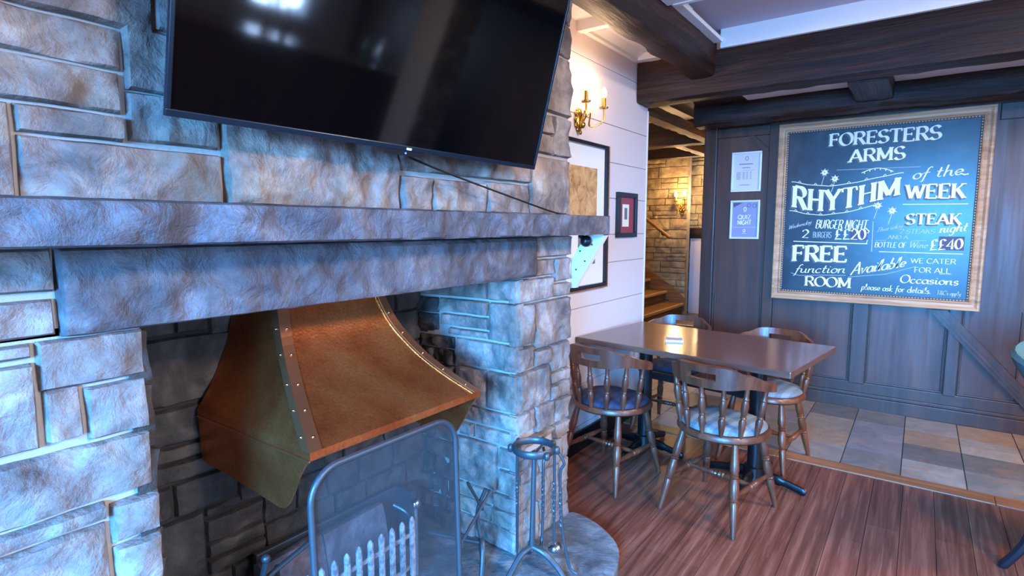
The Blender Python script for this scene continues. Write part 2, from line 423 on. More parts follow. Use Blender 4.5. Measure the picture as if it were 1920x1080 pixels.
bm = B(); box(bm, XR, XR+.1, YR, YB+.1, 0, 2.75); struct('wall_right', bm, 'white')
bm = B(); box(bm, -2.0, XR, YR-.1, YR, 0, 2.75); struct('wall_rear', bm, 'white')
# white boarded wall with v-joints
bm = B()
jz = [0, .16, .43, .69, .925, 1.19, 1.378, 1.62, 1.854, 2.095, 2.44, 2.75]
for a, b in zip(jz, jz[1:]):
    box(bm, XW-.02, XW, 2.2, 4.05, a+.0022, b-.0022, .0025)
box(bm, XW-.12, XW-.006, 2.2, 4.046, 0, 2.75, 0, 1); box(bm, XW-.12, XW-.006, YR, -.99, 0, 2.75, 0, 1)
struct('wall_left', bm, ['white', 'gap'])
bm = B(); box(bm, XW, XW+.018, 2.23, 4.05, 0, .13, .003); struct('baseboard_left', bm, 'black')
bm = B(); box(bm, XW-.13, XW+.004, 4.045, 4.062, 0, 2.28, .002); struct('trim_2', bm, 'trim')
# ceilings
bm = B()
box(bm, -1.15, XR, YR, 2.96, 2.575, 2.75); box(bm, -1.15, XR, YK+.12, YB, 2.40, 2.75); box(bm, XW, -1.30, YR, YK+.03, 2.62, 2.75)
struct('ceiling', bm, 'ceil')
bm = B(); box(bm, -1.15, XR, 2.9, YK+.05, 2.68, 2.75); struct('ceiling_recess', bm, 'ceil_lilac')
bm = B()
box(bm, -1.12, XR, YK-.03, YK, 2.565, 2.69, .004); struct('trim_3', bm, 'trim')
bm = B(); box(bm, -1.12, XR, 2.955, 2.985, 2.57, 2.69, .004); struct('trim_4', bm, 'trim')
bm = B(); box(bm, -1.16, -1.105, 2.95, YK-.03, 2.60, 2.625, .003); struct('trim_5', bm, 'trim')
bm = B(); prism(bm, [(XW, 2.57), (XW+.03, 2.57), (XW+.03, 2.59), (XW+.08, 2.622), (XW, 2.622)], 1, 3.03, YK-.04); struct('trim_6', bm, 'trim')
bm = B(); box(bm, XW, -1.30, 2.98, 3.03, 2.56, 2.622, .003); box(bm, XW, -1.30, YK-.05, YK+.01, 2.575, 2.622, .003); struct('trim_7', bm, 'trim')

bm = B(); box(bm, -1.72, -1.15, YK+.1, YB+.1, 2.40, 2.5); struct('ceiling_boards', bm, 'timber')
# ------------------------------------------------------------------ ceiling beams
bm = B(); rough_beam(bm, -1.315, -1.155, YR+.01, YK+.02, 2.40, 2.66, .008, .05, .014)
tag(obj('ceiling_beam', bm, 'beam_y', None, True), 'dark oak beam running from over the television towards the chalkboard wall', 'beam')
bm = B(); rough_beam(bm, XW+.004, XR-.01, YK+.002, YK+.22, 2.295, 2.58, .007, .05, .012)
tag(obj('ceiling_beam', bm, 'beam', None, True), 'broad dark beam crossing the ceiling in front of the chalkboard wall', 'beam')
bm = B(); rough_beam(bm, -1.56, XR-.01, 4.66, 4.86, 2.24, 2.42, .022, .04, .02, 5)
tag(obj('ceiling_beam', bm, 'beam', None, True), 'rough wavy-edged beam along the top of the chalkboard wall', 'beam')
bm = B(); rough_beam(bm, -.43, -.21, YK+.215, 4.68, 2.285, 2.41, .004, .05, .008)
tag(obj('ceiling_joist', bm, 'beam_y', None, True), 'short dark joist joining the two cross beams above the chalkboard', 'beam')

# ------------------------------------------------------------------ stone chimney breast
F = -1.30                                  # mortar plane; stones stand out to about -1.28
O = Vector((F, 0, 0))
bm = B(); tintlayer(bm)
def cb(*a): box(bm, *a, 0, 1)
cb(-1.86, F-.004, -1.0, .475, 0, 1.24); cb(-1.86, F-.004, 1.815, 2.215, 0, 1.24); cb(-1.40, F-.004, -1.0, 2.215, 1.225, 1.45); cb(-1.86, F-.004, -1.0, 2.215, 1.45, 2.74)
box(bm, -1.98, -1.85, -1.0, 2.215, 0, 2.0, 0, 3)
def FR(y0, y1, z0, z1, t=None, **kw): rock(bm, O, Y, Z, X, y0, y1, z0, z1, tint=t or rtint(), **kw)
warm_lit_tint = lambda: tuple(q*1.12 for q in rtint(.9, .09))  # warm lamplight below the television, painted into the stone tints
# above the mantel, left part
for r_ in [(-.2, .295, 1.81, 1.95), (.0, .538, 1.815, 1.97), (.54, .80, 1.83, 1.97), (.0, .475, 1.733, 1.813), (.0, .47, 1.65, 1.731),
           (.1, .297, 1.478, 1.647), (.3, .47, 1.594, 1.648), (.477, .657, 1.6, 1.70), (.477, .72, 1.70, 1.828), (.3, .657, 1.478, 1.592)]: FR(*r_)
FR(.662, 1.196, 1.478, 1.68, warm_lit_tint(), depth=.018, rough=1.2)
FR(1.2, 1.89, 1.6, 1.69, warm_lit_tint()); FR(1.2, 1.335, 1.478, 1.588, warm_lit_tint()); FR(1.338, 1.61, 1.478, 1.588, warm_lit_tint()); FR(1.614, 1.892, 1.478, 1.596, warm_lit_tint())
FR(1.897, 2.215, 1.478, 1.72, warm_lit_tint(), rough=.8)
for r_ in [(1.9, 2.064, 1.73, 1.81), (1.9, 2.064, 1.812, 1.895), (2.068, 2.215, 1.73, 1.898), (2.0, 2.215, 1.905, 2.15), (1.99, 2.215, 2.156, 2.29), (1.99, 2.215, 2.295, 2.45), (1.99, 2.215, 2.455, 2.74)]: FR(*r_)
courses(bm, O, Y, Z, X, .725, 1.895, 1.70, 2.0, res=.03); courses(bm, O, Y, Z, X, -.3, 1.985, 1.975, 2.74, res=.03)
courses(bm, O, Y, Z, X, -1.0, -.01, 1.478, 1.97, res=.04)
# left pier
for r_ in [(.0, .338, 1.31, 1.392), (.0, .335, 1.228, 1.3), (.3, .478, 1.125, 1.222), (.1, .297, 1.192, 1.222), (.1, .297, 1.02, 1.186), (.303, .365, 1.025, 1.128),
           (.369, .478, 1.012, 1.122), (.0, .478, .885, 1.008), (.395, .485, .785, .872), (.0, .39, .845, .882), (.0, .39, .70, .84), (.395, .485, .64, .78)]: FR(*r_)
courses(bm, O, Y, Z, X, .0, .478, .06, .64, res=.03); courses(bm, O, Y, Z, X, -1., -.005, .06, 1.39, res=.05)
# right pier front
for r_ in [(1.905, 2.215, 1.3, 1.392), (1.905, 2.075, 1.222, 1.295), (2.08, 2.215, 1.19, 1.295), (1.80, 2.063, 1.12, 1.218), (2.068, 2.215, 1.122, 1.184),
           (1.803, 1.922, .945, 1.116), (1.926, 2.216, .918, 1.116), (1.803, 1.92, .838, .94), (1.924, 2.053, .838, .912), (2.057, 2.217, .79, .914), (1.803, 2.05, .668, .833),
           (2.055, 2.218, .733, .786), (2.053, 2.218, .66, .729), (1.803, 1.94, .575, .663), (1.945, 2.09, .545, .663), (2.095, 2.22, .545, .655), (1.803, 2.09, .505, .542), (2.095, 2.22, .472, .54)]: FR(*r_, None, depth=.02)
courses(bm, O, Y, Z, X, 1.803, 2.22, .06, .47, (.07, .12), (.11, .2))
# inner face of the right pier (faces the camera)
OJ = Vector((0, 1.818, 0))
def J(x0, x1, z0, z1): rock(bm, OJ, X, Z, -Y, x0, x1, z0, z1, tint=rtint(.78), depth=.018)
for r_ in [(-1.84, -1.44, 1.127, 1.22), (-1.438, -1.282, 1.127, 1.22), (-1.715, -1.433, 1.057, 1.122), (-1.70, -1.433, .997, 1.053), (-1.66, -1.433, .957, .993), (-1.43, -1.282, .957, 1.122),
           (-1.62, -1.282, .836, .952), (-1.442, -1.282, .664, .83), (-1.60, -1.445, .664, .83), (-1.59, -1.282, .588, .66), (-1.513, -1.282, .518, .582), (-1.60, -1.516, .518, .582),
           (-1.62, -1.389, .31, .513), (-1.386, -1.282, .42, .508), (-1.386, -1.282, .31, .416)]: J(*r_)
courses(bm, OJ, X, Z, -Y, -1.62, -1.282, .06, .305, (.08, .12), (.1, .25))
courses(bm, OJ + Y*.0, X, Z, -Y, -1.85, -1.625, .06, .95, (.06, .1), (.08, .12), rough=2.2, mat_i=2)
courses(bm, OJ, X, Z, -Y, -1.85, -1.72, .95, 1.12, (.06, .1), (.08, .12), rough=2., mat_i=2)
# back of the firebox
OB = Vector((-1.85, 0, 0))
def BK(y0, y1, z0, z1): rock(bm, OB, Y, Z, X, y0, y1, z0, z1, tint=rtint(.8), mat_i=2, depth=.018)
for r_ in [(.48, .763, 1.10, 1.22), (.766, .865, 1.10, 1.22), (.868, 1.0, 1.08, 1.22), (.5, .93, .878, 1.092), (.5, .95, .754, .872), (.5, .95, .702, .75), (.5, .95, .635, .698),
           (.5, .727, .52, .628), (.731, .93, .52, .63), (.935, 1.1, .49, .63), (.5, .815, .28, .512), (.82, 1.01, .48, .512), (.82, 1.02, .39, .472), (.82, 1.02, .335, .388), (.82, 1.02, .28, .33)]: BK(*r_)
courses(bm, OB, Y, Z, X, .5, 1.02, .06, .278, mat_i=2); courses(bm, OB, Y, Z, X, 1.02, 1.82, .06, .49, mat_i=2); courses(bm, OB, Y, Z, X, 1.1, 1.82, .49, 1.22, (.09, .16), (.12, .3), mat_i=2)
OL = Vector((0, .472, 0))
courses(bm, OL, X, Z, Y, -1.85, -1.29, .06, 1.22, (.09, .15), (.15, .3), res=.03, mat_i=2)
struct('wall_fireplace', bm, ['stone', 'mortar', 'sooty', 'mortar_dark'], None, True)

bm = B(); tintlayer(bm); OLn = Vector((-1.29, 0, 0))
rock(bm, OLn, Y, Z, X, .338, 1.902, 1.222, 1.392, .03, .012, (1, 1, 1), rough=.9, edge=.012)
box(bm, -1.398, -1.285, .345, 1.895, 1.225, 1.388)
for f in bm.faces:
    for l in f.loops: l[tintlayer(bm)] = (1, 1, 1, 1)
tag(obj('stone_lintel', bm, 'lintel', None, True), 'long grey-mauve stone lintel over the fireplace opening, under the mantel shelf', 'lintel')
bm = B(); Lm = tintlayer(bm); OM = Vector((-1.105, 0, 0))
rock(bm, OM, Y, Z, X, -1.0, 2.238, 1.396, 1.476, .02, .011, (1, 1, 1), rough=1.0, edge=.009, gap=.0)
box(bm, -1.276, -1.104, -1.0, 2.236, 1.396, 1.475, .004)
for f in bm.faces:
    for l in f.loops: l[Lm] = (1, 1, 1, 1)
tag(obj('mantel_shelf', bm, 'slate', None, True), 'long blue-grey split-stone mantel shelf above the fireplace', 'mantel shelf')
# hearth slab with rounded end
bm = B(); tl = tintlayer(bm)
pl = [(-1.9, .3), (-1.9, 2.0), (-1.285, 2.255), (-1.21, 2.25), (-1.125, 2.222), (-1.03, 2.165), (-.962, 2.095), (-.918, 2.0), (-.90, 1.9), (-.895, 1.7), (-.9, .9), (-.9, -.6), (-1.32, -.6), (-1.32, .3)]
sp = [(p.x, p.y) for p in spline([(*p, 0) for p in pl[2:10]], 5)]
prism(bm, pl[:2]+sp+pl[10:], 2, .0, .062)
bmesh.ops.bevel(bm, geom=[e for e in bm.edges if abs(e.verts[0].co.z-.062) < 1e-4 and abs(e.verts[1].co.z-.062) < 1e-4], offset=.012, segments=3, affect='EDGES')
for f in bm.faces:
    for l in f.loops: l[tl] = (1, 1, 1, 1)
tag(obj('hearth_slab', bm, 'hearth', None, True), 'raised grey stone hearth with a rounded end beside the wooden floor', 'hearth')
# white bracket and dark knob under the end of the mantel
t = thing('mantel_bracket', 'white painted diagonal bracket under the right end of the mantel shelf', 'bracket', (-1.28, 2.245, 1.2))
bm = B(); prism(bm, [(-.02, -.05), (.005, -.05), (.155, .192), (.06, .192), (-.02, .075)], 1, 0, .03)
obj('brace', bm, 'white', t)
for i, (dx, dz) in enumerate([(.03, .12), (.055, .075), (.01, .035), (.09, .15)]):
    bm = B(); sphere(bm, (dx, -.001, dz), .004); obj('screw', bm, 'black', t)
bm = B(); sphere(bm, (-1.205, 2.215, 1.366), .026, 14, 10); turned(bm, (-1.215, 2.215, 1.375), (-1.235, 2.215, 1.394), [(0, .012), (1, .012)])
tag(obj('round_knob', bm, 'black', None, True), 'dark round knob tucked under the mantel shelf by the white bracket', 'knob')

# ------------------------------------------------------------------ television
tv = thing('television', 'large black flat-screen television tilted forward on the stone chimney breast', 'television', (-1.15, 1.1, 1.635))
tv.rotation_euler = (0, math.radians(14.5), 0)
h_, hw = .705, .6155
bm = B(); box(bm, -.035, -.004, -hw+.03, hw-.03, .012, h_-.012, .004); box(bm, -.07, -.03, -.40, .40, .08, .5, .012); obj('casing', bm, 'blackplastic', tv)
bm = B()
for a in ((-hw, hw, 0, .014), (-hw, hw, h_-.01, h_), (-hw, -hw+.01, .014, h_-.01), (hw-.01, hw, .014, h_-.01)): box(bm, -.006, .004, *a, .002)
obj('bezel', bm, 'bezel', tv)
bm = B(); box(bm, -.004, .001, -hw+.01, hw-.01, .014, h_-.01); obj('screen', bm, 'screen', tv)
bm = B(); prism(bm, [(-.10, 0), (.06, 0), (.05, -.013), (-.085, -.013)], 0, -.02, .002); sb = obj('sensor_bar', bm, 'blackplastic', tv)
bm = B(); sphere(bm, (.003, -.012, -.006), .0025); obj('standby_light', bm, 'led', sb)
bm = B(); box(bm, .0042, .005, -.012, .006, .003, .009); obj('maker_mark', bm, 'white_mark', tv)
bm = B(); box(bm, -.30, -.068, -.05, .05, .3, .36, .01); box(bm, -.08, -.066, -.2, .2, .2, .46, .005); obj('mount_arm', bm, 'black', tv)
bm = B(); tube(bm, spline([(-1.165, 1.12, 1.632), (-1.20, 1.15, 1.628), (-1.215, 1.35, 1.593), (-1.20, 1.65, 1.535), (-1.18, 1.9, 1.487), (-1.17, 1.98, 1.482)]), .0035, 6)
tag(obj('power_cable', bm, 'blackplastic', None, True), 'thin black cable trailing from the television down to the mantel shelf', 'cable')

# ------------------------------------------------------------------ copper hood
HC = 1.146
hood = thing('fireplace_hood', 'flared hammered copper hood in the stone fireplace opening', 'hood', (0, HC, 0))
prof = spline([(-1.62, .18, 1.37), (-1.585, .195, 1.27), (-1.55, .21, 1.17), (-1.50, .23, 1.08), (-1.41, .265, .985), (-1.315, .302, .915), (-1.22, .34, .858)], 4)
bm = B(); rows = []
NB = 9
for p in prof:
    x_, w_, z_ = p; r_ = [(-1.815, -w_, z_), (x_-.5*(x_+1.815), -w_, z_)]+[(x_, -w_+2*w_*i/NB, z_) for i in range(NB+1)]+[(x_-.5*(x_+1.815), w_, z_), (-1.815, w_, z_)]
    rows.append([bm.verts.new(q) for q in r_])
rows.append([bm.verts.new((v.co.x, v.co.y, v.co.z-.022)) for v in rows[-1]])
rows.append([bm.verts.new((v.co.x-(.012 if i not in (0, len(rows[-1])-1) else 0), v.co.y*.965, v.co.z)) for i, v in enumerate(rows[-1])])
for a, b in zip(rows, rows[1:]):
    for i in range(len(a)-1): bm.faces.new((a[i], a[i+1], b[i+1], b[i]))
obj('canopy', bm, 'copper', hood, True)
for s in (-1, 1):
    bm = B(); y_ = s*.338
    ap = [(-1.222, .838), (-1.24, .822), (-1.268, .785), (-1.295, .735), (-1.325, .69), (-1.345, .674), (-1.37, .668), (-1.41, .672), (-1.6, .684), (-1.8, .695), (-1.812, .838)]
    prism(bm, ap, 1, y_-.003, y_+.003); obj('side_apron', bm, 'copper', hood)
    bm = B(); tube(bm, [(-1.219, s*.343, .836), (-1.81, s*.343, .836)], .003, 6); obj('lip_moulding', bm, 'copper_strip', hood)
    bm = B(); V0 = []
    for p in prof:   # riveted corner strip wrapping the hip
        x_, w_, z_ = p
        V0.append([bm.verts.new(q) for q in ((x_-.034, s*(w_+.0025), z_), (x_+.002, s*(w_+.0025), z_+.001), (x_+.0035, s*(w_-.034), z_+.0015))])
    for a, b in zip(V0, V0[1:]):
        for i in range(2): bm.faces.new((a[i], a[i+1], b[i+1], b[i]))
    obj('corner_strip', bm, 'copper_strip', hood)
    if s == 1:
        bm = B(); tube(bm, [(p[0]+.004, p[1]-.034, p[2]+.002) for p in prof], .003, 6); obj('edge_bead', bm, 'rivet', hood, True)
    for i in range(4, len(prof), 3):
        x_, w_, z_ = prof[i]
        for q in ((x_+.005, s*(w_-.018), z_), (x_-.018, s*(w_+.003), z_)):
            bm = B(); sphere(bm, q, .0042, 8, 6); obj('rivet', bm, 'rivet', hood, 'all')

# ------------------------------------------------------------------ spark guard
g = thing('spark_guard', 'flat mesh spark guard with rounded top corners under the copper hood', 'fire screen', (-1.175, 1.055, .062))
g.rotation_euler = (0, math.radians(-1.6), 0)
W2, H2, R2 = .27, .755, .085
path = [(0, -W2, 0), (0, -W2, .3), (0, -W2, H2-R2)]+[(0, -W2+R2-R2*math.cos(a), H2-R2+R2*math.sin(a)) for a in [PI/2*i/8 for i in range(1, 9)]]
path += [(0, W2-R2+R2*math.sin(a), H2-R2+R2*math.cos(a)) for a in [PI/2*i/8 for i in range(0, 9)]]+[(0, W2, .3), (0, W2, 0)]
bm = B(); tube(bm, path, .0095, 10); obj('frame', bm, 'iron', g, True)
bm = B(); vs = [bm.verts.new(p) for p in path]; bm.faces.new(vs); obj('wire_mesh', bm, 'mesh', g)
for s in (-1, 1):
    bm = B(); box(bm, -.07, .05, s*W2-.008, s*W2+.008, 0, .016, .003); obj('foot', bm, 'iron', g)
bm = B(); tube(bm, [(0, -W2, .03), (0, W2, .03)], .006, 8); obj('bottom_rail', bm, 'iron', g, True)

# ------------------------------------------------------------------ fire grate behind the guard
gr = thing('fire_grate', 'iron fire grate with a row of ash-grey upright bars behind the spark guard', 'fire grate', (-1.5, 1.19, .062))
for i in range(10):
    y_ = -.225+i*.05
    bm = B(); box(bm, -.008, .008, y_-.009, y_+.009, .03, .255, .003)
    tube(bm, [(0, y_, .24), (0, y_, .258), (0, y_, .268), (0, y_, .273)], [.0115, .0105, .006, .001], 8); obj('bar', bm, 'ashiron', gr, True)
bm = B()
for z_ in (.06, .19): box(bm, -.012, -.004, -.25, .25, z_, z_+.016, .002)
obj('cross_rail', bm, 'ashiron', gr)
bm = B(); box(bm, -.14, .0, -.245, .245, .025, .038, .002); obj('base_plate', bm, 'iron', gr)
for yy in (-.24, .24):
    for xx in (-.13, -.01): bm = B(); turned(bm, (xx, yy, .03), (xx, yy, 0), [(0, .012), (1, .008)]); obj('leg', bm, 'iron', gr)
for yy in (-.25, .25):
    bm = B(); tube(bm, spline([(0, yy, .05), (-.02, yy*1.05, .2), (-.08, yy*1.1, .24), (-.13, yy, .27)]), .008, 8); obj('side_arm', bm, 'iron', gr, True)
bm = B(); turned(bm, (.0, .245, .03), (0, .245, .30), [(0, .01), (1, .008)]); sphere(bm, (0, .245, .315), .02, 12, 8); obj('finial', bm, 'chrome', gr, True)
for i, (y0, y1) in enumerate([(.93, 1.17), (1.175, 1.46)]):
    bm = B(); rough_beam(bm, -.03, .03, -(y1-y0)/2, (y1-y0)/2, 0, .235, .006, .04, .01)
    tb_ = tintlayer(bm)
    for f in bm.faces:
        for l in f.loops: l[tb_] = (1, 1, 1, 1)
    o = obj('fire_brick', bm, 'firebrick', None, True); o.location = (-1.70, (y0+y1)/2, .07); o.rotation_euler = (0, math.radians(-10), 0)
    tag(o, ['pale fire brick standing behind the grate bars, nearer the camera', 'pale fire brick standing behind the grate bars, farther to the right'][i], 'brick', 'fire bricks in the grate')
bm = B(); box(bm, -1.80, -1.775, .95, 1.6, .062, .31, .006); box(bm, -1.775, -1.68, 1.585, 1.61, .062, .31, .004)
tag(obj('fireback', bm, 'iron', None), 'low black iron fireback along the rear of the firebox', 'fireback')
# andirons
an = thing('andiron', 'wrought iron andiron with crossing bars right of the spark guard', 'andiron', (-1.36, 1.60, .062))
bm = B(); tube(bm, spline([(.10, -.07, 0), (.08, -.03, .12), (.05, .0, .16), (.02, .03, .12), (0, .07, 0)]), .010, 8); obj('arched_foot', bm, 'iron', an, True)
bm = B(); tube(bm, spline([(.05, 0, .15), (.03, .0, .26), (.06, .015, .36)]), .008, 8); obj('upright', bm, 'iron', an, True)
bm = B(); tube(bm, [(.05, -.08, .42), (.04, .02, .27)], .006, 8); obj('poker_rest', bm, 'iron', an)
bm = B(); tube(bm, [(.05, -.12, .2), (.05, .06, .335)], .006, 8); obj('poker_rest', bm, 'iron', an)
bm = B(); tube(bm, [(.05, -.01, .15), (-.3, -.1, .14)], .009, 8); obj('log_bar', bm, 'iron', an)
an = thing('andiron', 'black iron andiron half hidden left of the spark guard below the hood', 'andiron', (-1.48, .80, .062))
bm = B(); tube(bm, spline([(.10, -.07, 0), (.06, -.03, .12), (.0, .0, .18), (.0, .03, .12), (0, .07, 0)]), .010, 8); obj('arched_foot', bm, 'iron', an, True)
bm = B(); tube(bm, spline([(.0, 0, .16), (-.02, .01, .3), (.0, .02, .40)]), .009, 8); sphere(bm, (0, .02, .41), .014); obj('upright', bm, 'iron', an, True)
bm = B(); tube(bm, [(0, -.16, .30), (-.05, .2, .36)], .008, 8); obj('cross_bar', bm, 'iron', an)
bm = B(); tube(bm, spline([(0, 0, .36), (.02, -.05, .32), (.0, -.12, .34), (-.02, -.2, .27)]), .006, 8); obj('hanging_chain', bm, 'iron', an)

# ------------------------------------------------------------------ companion set
PX, PY = -1.165, 1.745
st = thing('fire_tool_stand', 'dark iron companion stand with a ring top on the rounded hearth', 'fire tool stand', (PX, PY, .062))
bm = B(); turned(bm, (0, -.01, .10), (0, .005, .50), [(0, .012), (.5, .010), (1, .0095)], 8); obj('pole', bm, 'iron', st)
ring = [(.078*math.cos(a), .078*math.sin(a), .515) for a in [2*PI*i/28 for i in range(28)]]
bm = B(); tube(bm, ring, .007, 8, True); 
for v in bm.verts: v.co.z = .515+(v.co.z-.515)*2.2
for s in (-1, 1): tube(bm, [(0, .005, .49), (0, s*.075, .512)], .005, 6)
obj('ring', bm, 'iron', st, True)
for i in range(3):
    a = 2*PI*i/3-1.9; c, s = math.cos(a), math.sin(a)
    bm = B(); tube(bm, spline([(0, -.01, .115), (.05*c, .05*s-.01, .10), (.10*c, .10*s, .05), (.135*c, .135*s, .005)]), .011, 8); obj('leg', bm, 'iron', st, True)
HK = [(-.35, 'poker'), (.9, 'tongs'), (2.3, 'rake'), (-1.9, 'ladle')]
for i, a in enumerate([2.9, 1.15, .45, 1.75, -2.6, -.4]):
    c, s = math.cos(a), math.sin(a)
    bm = B(); sphere(bm, (.09*c, .09*s, .512), .017, 10, 8, (.75, .75, 1)); obj('hook_scroll', bm, 'iron', st, True)
def tool(name, label, a, shape):
    c, s = math.cos(a), math.sin(a)
    t = thing(name, label, 'fire tool', (PX+.098*c, PY+.098*s, .062), a)
    bm = B(); tube(bm, spline(shape[0]), .006, 8); obj('shaft', bm, 'iron', t, True)
    bm = B(); n = 40; p0, p1 = shape[1]
    tube(bm, [Vector(p0).lerp(Vector(p1), i/n)+Vector((.0028*math.cos(i*1.1), .0028*math.sin(i*1.1), 0)) for i in range(n+1)], .0052, 6); obj('twisted_grip', bm, 'iron', t, True)
    bm = B(); shape[2](bm); obj(shape[3], bm, shape[4], t, True)
tool('fire_poker', 'straight iron poker hanging nearest the firebox on the companion stand', 2.9, ([(0, 0, .50), (0, 0, .3), (0, 0, .06)], ((0, 0, .36), (0, 0, .24)), lambda b: tube(b, [(0, 0, .06), (0, 0, .02)], [.006, .002], 8), 'tip', 'iron'))
tool('fire_ladle', 'iron ash shovel with a small bright bowl hanging from the companion stand', 1.15, ([(0, 0, .50), (0, 0, .3), (0, 0, .07)], ((0, 0, .36), (0, 0, .2)), lambda b: sphere(b, (.005, 0, .075), .03, 14, 10, (1, 1, .75)), 'bowl', 'chrome'))
tool('fire_rake', 'bent-necked iron rake hanging at the far right of the companion stand', .45, ([(0, 0, .50), (.02, 0, .46), (.005, 0, .41), (.015, 0, .2), (.04, 0, .06)], ((.006, 0, .36), (.012, 0, .2)), lambda b: tube(b, spline([(.04, 0, .06), (.05, 0, .03), (.075, 0, .015)]), .006, 8), 'hooked_end', 'iron'))
tool('fire_tongs', 'dark iron tongs hanging behind the companion stand pole', 1.75, ([(0, 0, .48), (.014, 0, .44), (.0, 0, .4), (.0, 0, .2), (-.01, 0, .1)], ((0, 0, .36), (0, 0, .2)), lambda b: tube(b, spline([(-.01, 0, .1), (-.02, 0, .06), (.0, 0, .03)]), .006, 8), 'jaw', 'iron'))

# ------------------------------------------------------------------ wall light, pictures on the white wall
def sconce(name, label, loc, arms, sc=1):
    t = thing(name, label, 'wall light', loc)
    bm = B(); sphere(bm, (.012, 0, 0), .05*sc, 14, 10, (.3, .75, 1.25)); sphere(bm, (.03, 0, -.03*sc), .022*sc, 10, 8)
    for a in range(10):
        an_ = 2*PI*a/10; sphere(bm, (.01, .036*sc*math.cos(an_), .058*sc*math.sin(an_)), .014*sc, 8, 6, (.5, 1, 1))
    sphere(bm, (.02, 0, -.075*sc), .012*sc, 8, 6); obj('back_plate', bm, 'brass', t, True)
    for (x, y, z) in arms:
        bm = B(); tube(bm, spline([(.025, 0, -.02*sc), (.03+x*.3, y*.3, .04*sc), (x*.45, y*.45, -.03*sc), (x*.75, y*.75, z-.10*sc), (x, y, z-.07*sc), (x, y, z)]), .005*sc, 8); ar = obj('arm', bm, 'brass', t, True)
        bm = B(); turned(bm, (x, y, z-.006*sc), (x, y, z+.006*sc), [(0, .006*sc), (.3, .026*sc), (1, .028*sc)], 16); obj('drip_pan', bm, 'brass', ar, True)
        bm = B(); turned(bm, (x, y, z), (x, y, z+.06*sc), [(0, .0125*sc), (1, .0125*sc)], 14); obj('candle_sleeve', bm, 'brass', ar, True)
        bm = B(); turned(bm, (x, y, z+.06*sc), (x, y, z+.125*sc), [(0, .009*sc), (.2, .016*sc), (.45, .018*sc), (.75, .011*sc), (.95, .004*sc), (1, .001)], 14); bu = obj('bulb', bm, 'bulb', ar, 'all')
        bu.visible_shadow = True
    return t
sconce('wall_sconce', 'brass twin-arm candle wall light on the white boarded wall', (XW, 3.0, 2.06), [(.11, -.10, .075), (.11, .12, .075)])
point('sconce_light', (XW+.13, 2.90, 2.27), WARM, 3.6); point('sconce_light', (XW+.13, 3.12, 2.27), WARM, 3.6)
def picture(name, label, yc, zc, w_, h_, fw, fm, x0=XW, mats=()):
    t = thing(name, label, 'picture', (x0, yc, zc))
    bm = B()
    for a in ((-w_/2, w_/2, -h_/2, -h_/2+fw), (-w_/2, w_/2, h_/2-fw, h_/2), (-w_/2, -w_/2+fw, -h_/2+fw, h_/2-fw), (w_/2-fw, w_/2, -h_/2+fw, h_/2-fw)): box(bm, 0.001, .028, *a, .003)
    obj('frame', bm, fm, t)
    for i, (nm, mm, y0, y1, z0, z1) in enumerate(mats):
        bm = B(); box(bm, .002, .008+.0012*i, y0, y1, z0, z1); obj(nm, bm, mm, t)
    return t
p = picture('framed_print', 'large dark-framed print with a white mount, partly hidden behind the chimney breast', 3.06, 1.494, .62, .905, .024, 'blackframe', mats=[('mount', 'matboard', -.29, .29, -.43, .43), ('print', 'sepia', -.2, .185, -.0, .30), ('small_print', 'darkprint', -.05, .17, -.30, -.12)])
bm = B()
for a in ((-.318, .318, -.4605, -.452), (.3105, .318, -.452, .452)): box(bm, .001, .03, *a)
obj('outer_edge', bm, 'threshold', p)
picture('framed_print', 'small square black-framed print with a maroon mount near the mantel end', 3.69, 1.51, .31, .31, .032, 'blackframe', mats=[('mount', 'maroon', -.13, .13, -.13, .13), ('print', 'paper', -.06, .045, -.08, .075), ('drawing', 'ink', -.03, .015, -.03, .05)])

# ------------------------------------------------------------------ panelled wall: timbers
YT = YB-.03
def timber(x0, x1, z0, z1, n, d=.03): bm = B(); box(bm, x0, x1, YB-d, YB, z0, z1, .005); struct('trim_%d' % n, bm, 'timber')
bm = B(); box(bm, -1.60, -1.49, 5.08, YB+.1, 0, 2.4, .008); struct('trim_8', bm, 'timber')
bm = B(); box(bm, -1.49, XR, YB-.035, YB, 0, .10, .004); box(bm, -1.49, XR, YB-.022, YB, .10, .125, .004); struct('baseboard_back', bm, 'timber')
timber(-1.49, XR, .125, .21, 10, .02)
timber(-1.07, -.99, .2, 2.26, 11); timber(-.40, -.295, .2, .9, 12); timber(.195, .27, .2, .9, 13)
timber(-1.49, -1.07, 2.19, 2.27, 14); timber(.38, XR, 2.15, 2.26, 15)
timber(.95, 1.05, .2, 2.2, 16)
bm = B()
def quad(pts, d): prism(bm, pts, 1, YB-d, YB)
prism(bm, [(.07, .83), (.185, .83), (.66, .30), (.66, .17)], 1, YB-.04, YB); struct('trim_17', bm, 'timber')
bm = B(); prism(bm, [(.10, .83), (.13, .83), (.66, .235), (.66, .205)], 1, YB-.048, YB-.039); struct('trim_18', bm, 'timber')
bm = B(); prism(bm, [(-1.24, 2.19), (-1.19, 2.19), (-1.07, 2.07), (-1.07, 2.0)], 1, YB-.028, YB); struct('trim_19', bm, 'timber')
bm = B()
for (x0, x1) in ((-1.47, -1.075), (-.985, -.405), (-.29, .19), (.275, .6)):   # panel mouldings
    for a in ((x0, x1, .21, .222), (x0, x0+.012, .222, .85), (x1-.012, x1, .222, .85)): box(bm, a[0], a[1], YB-.012, YB, a[2], a[3], .004)
struct('trim_20', bm, 'timber')

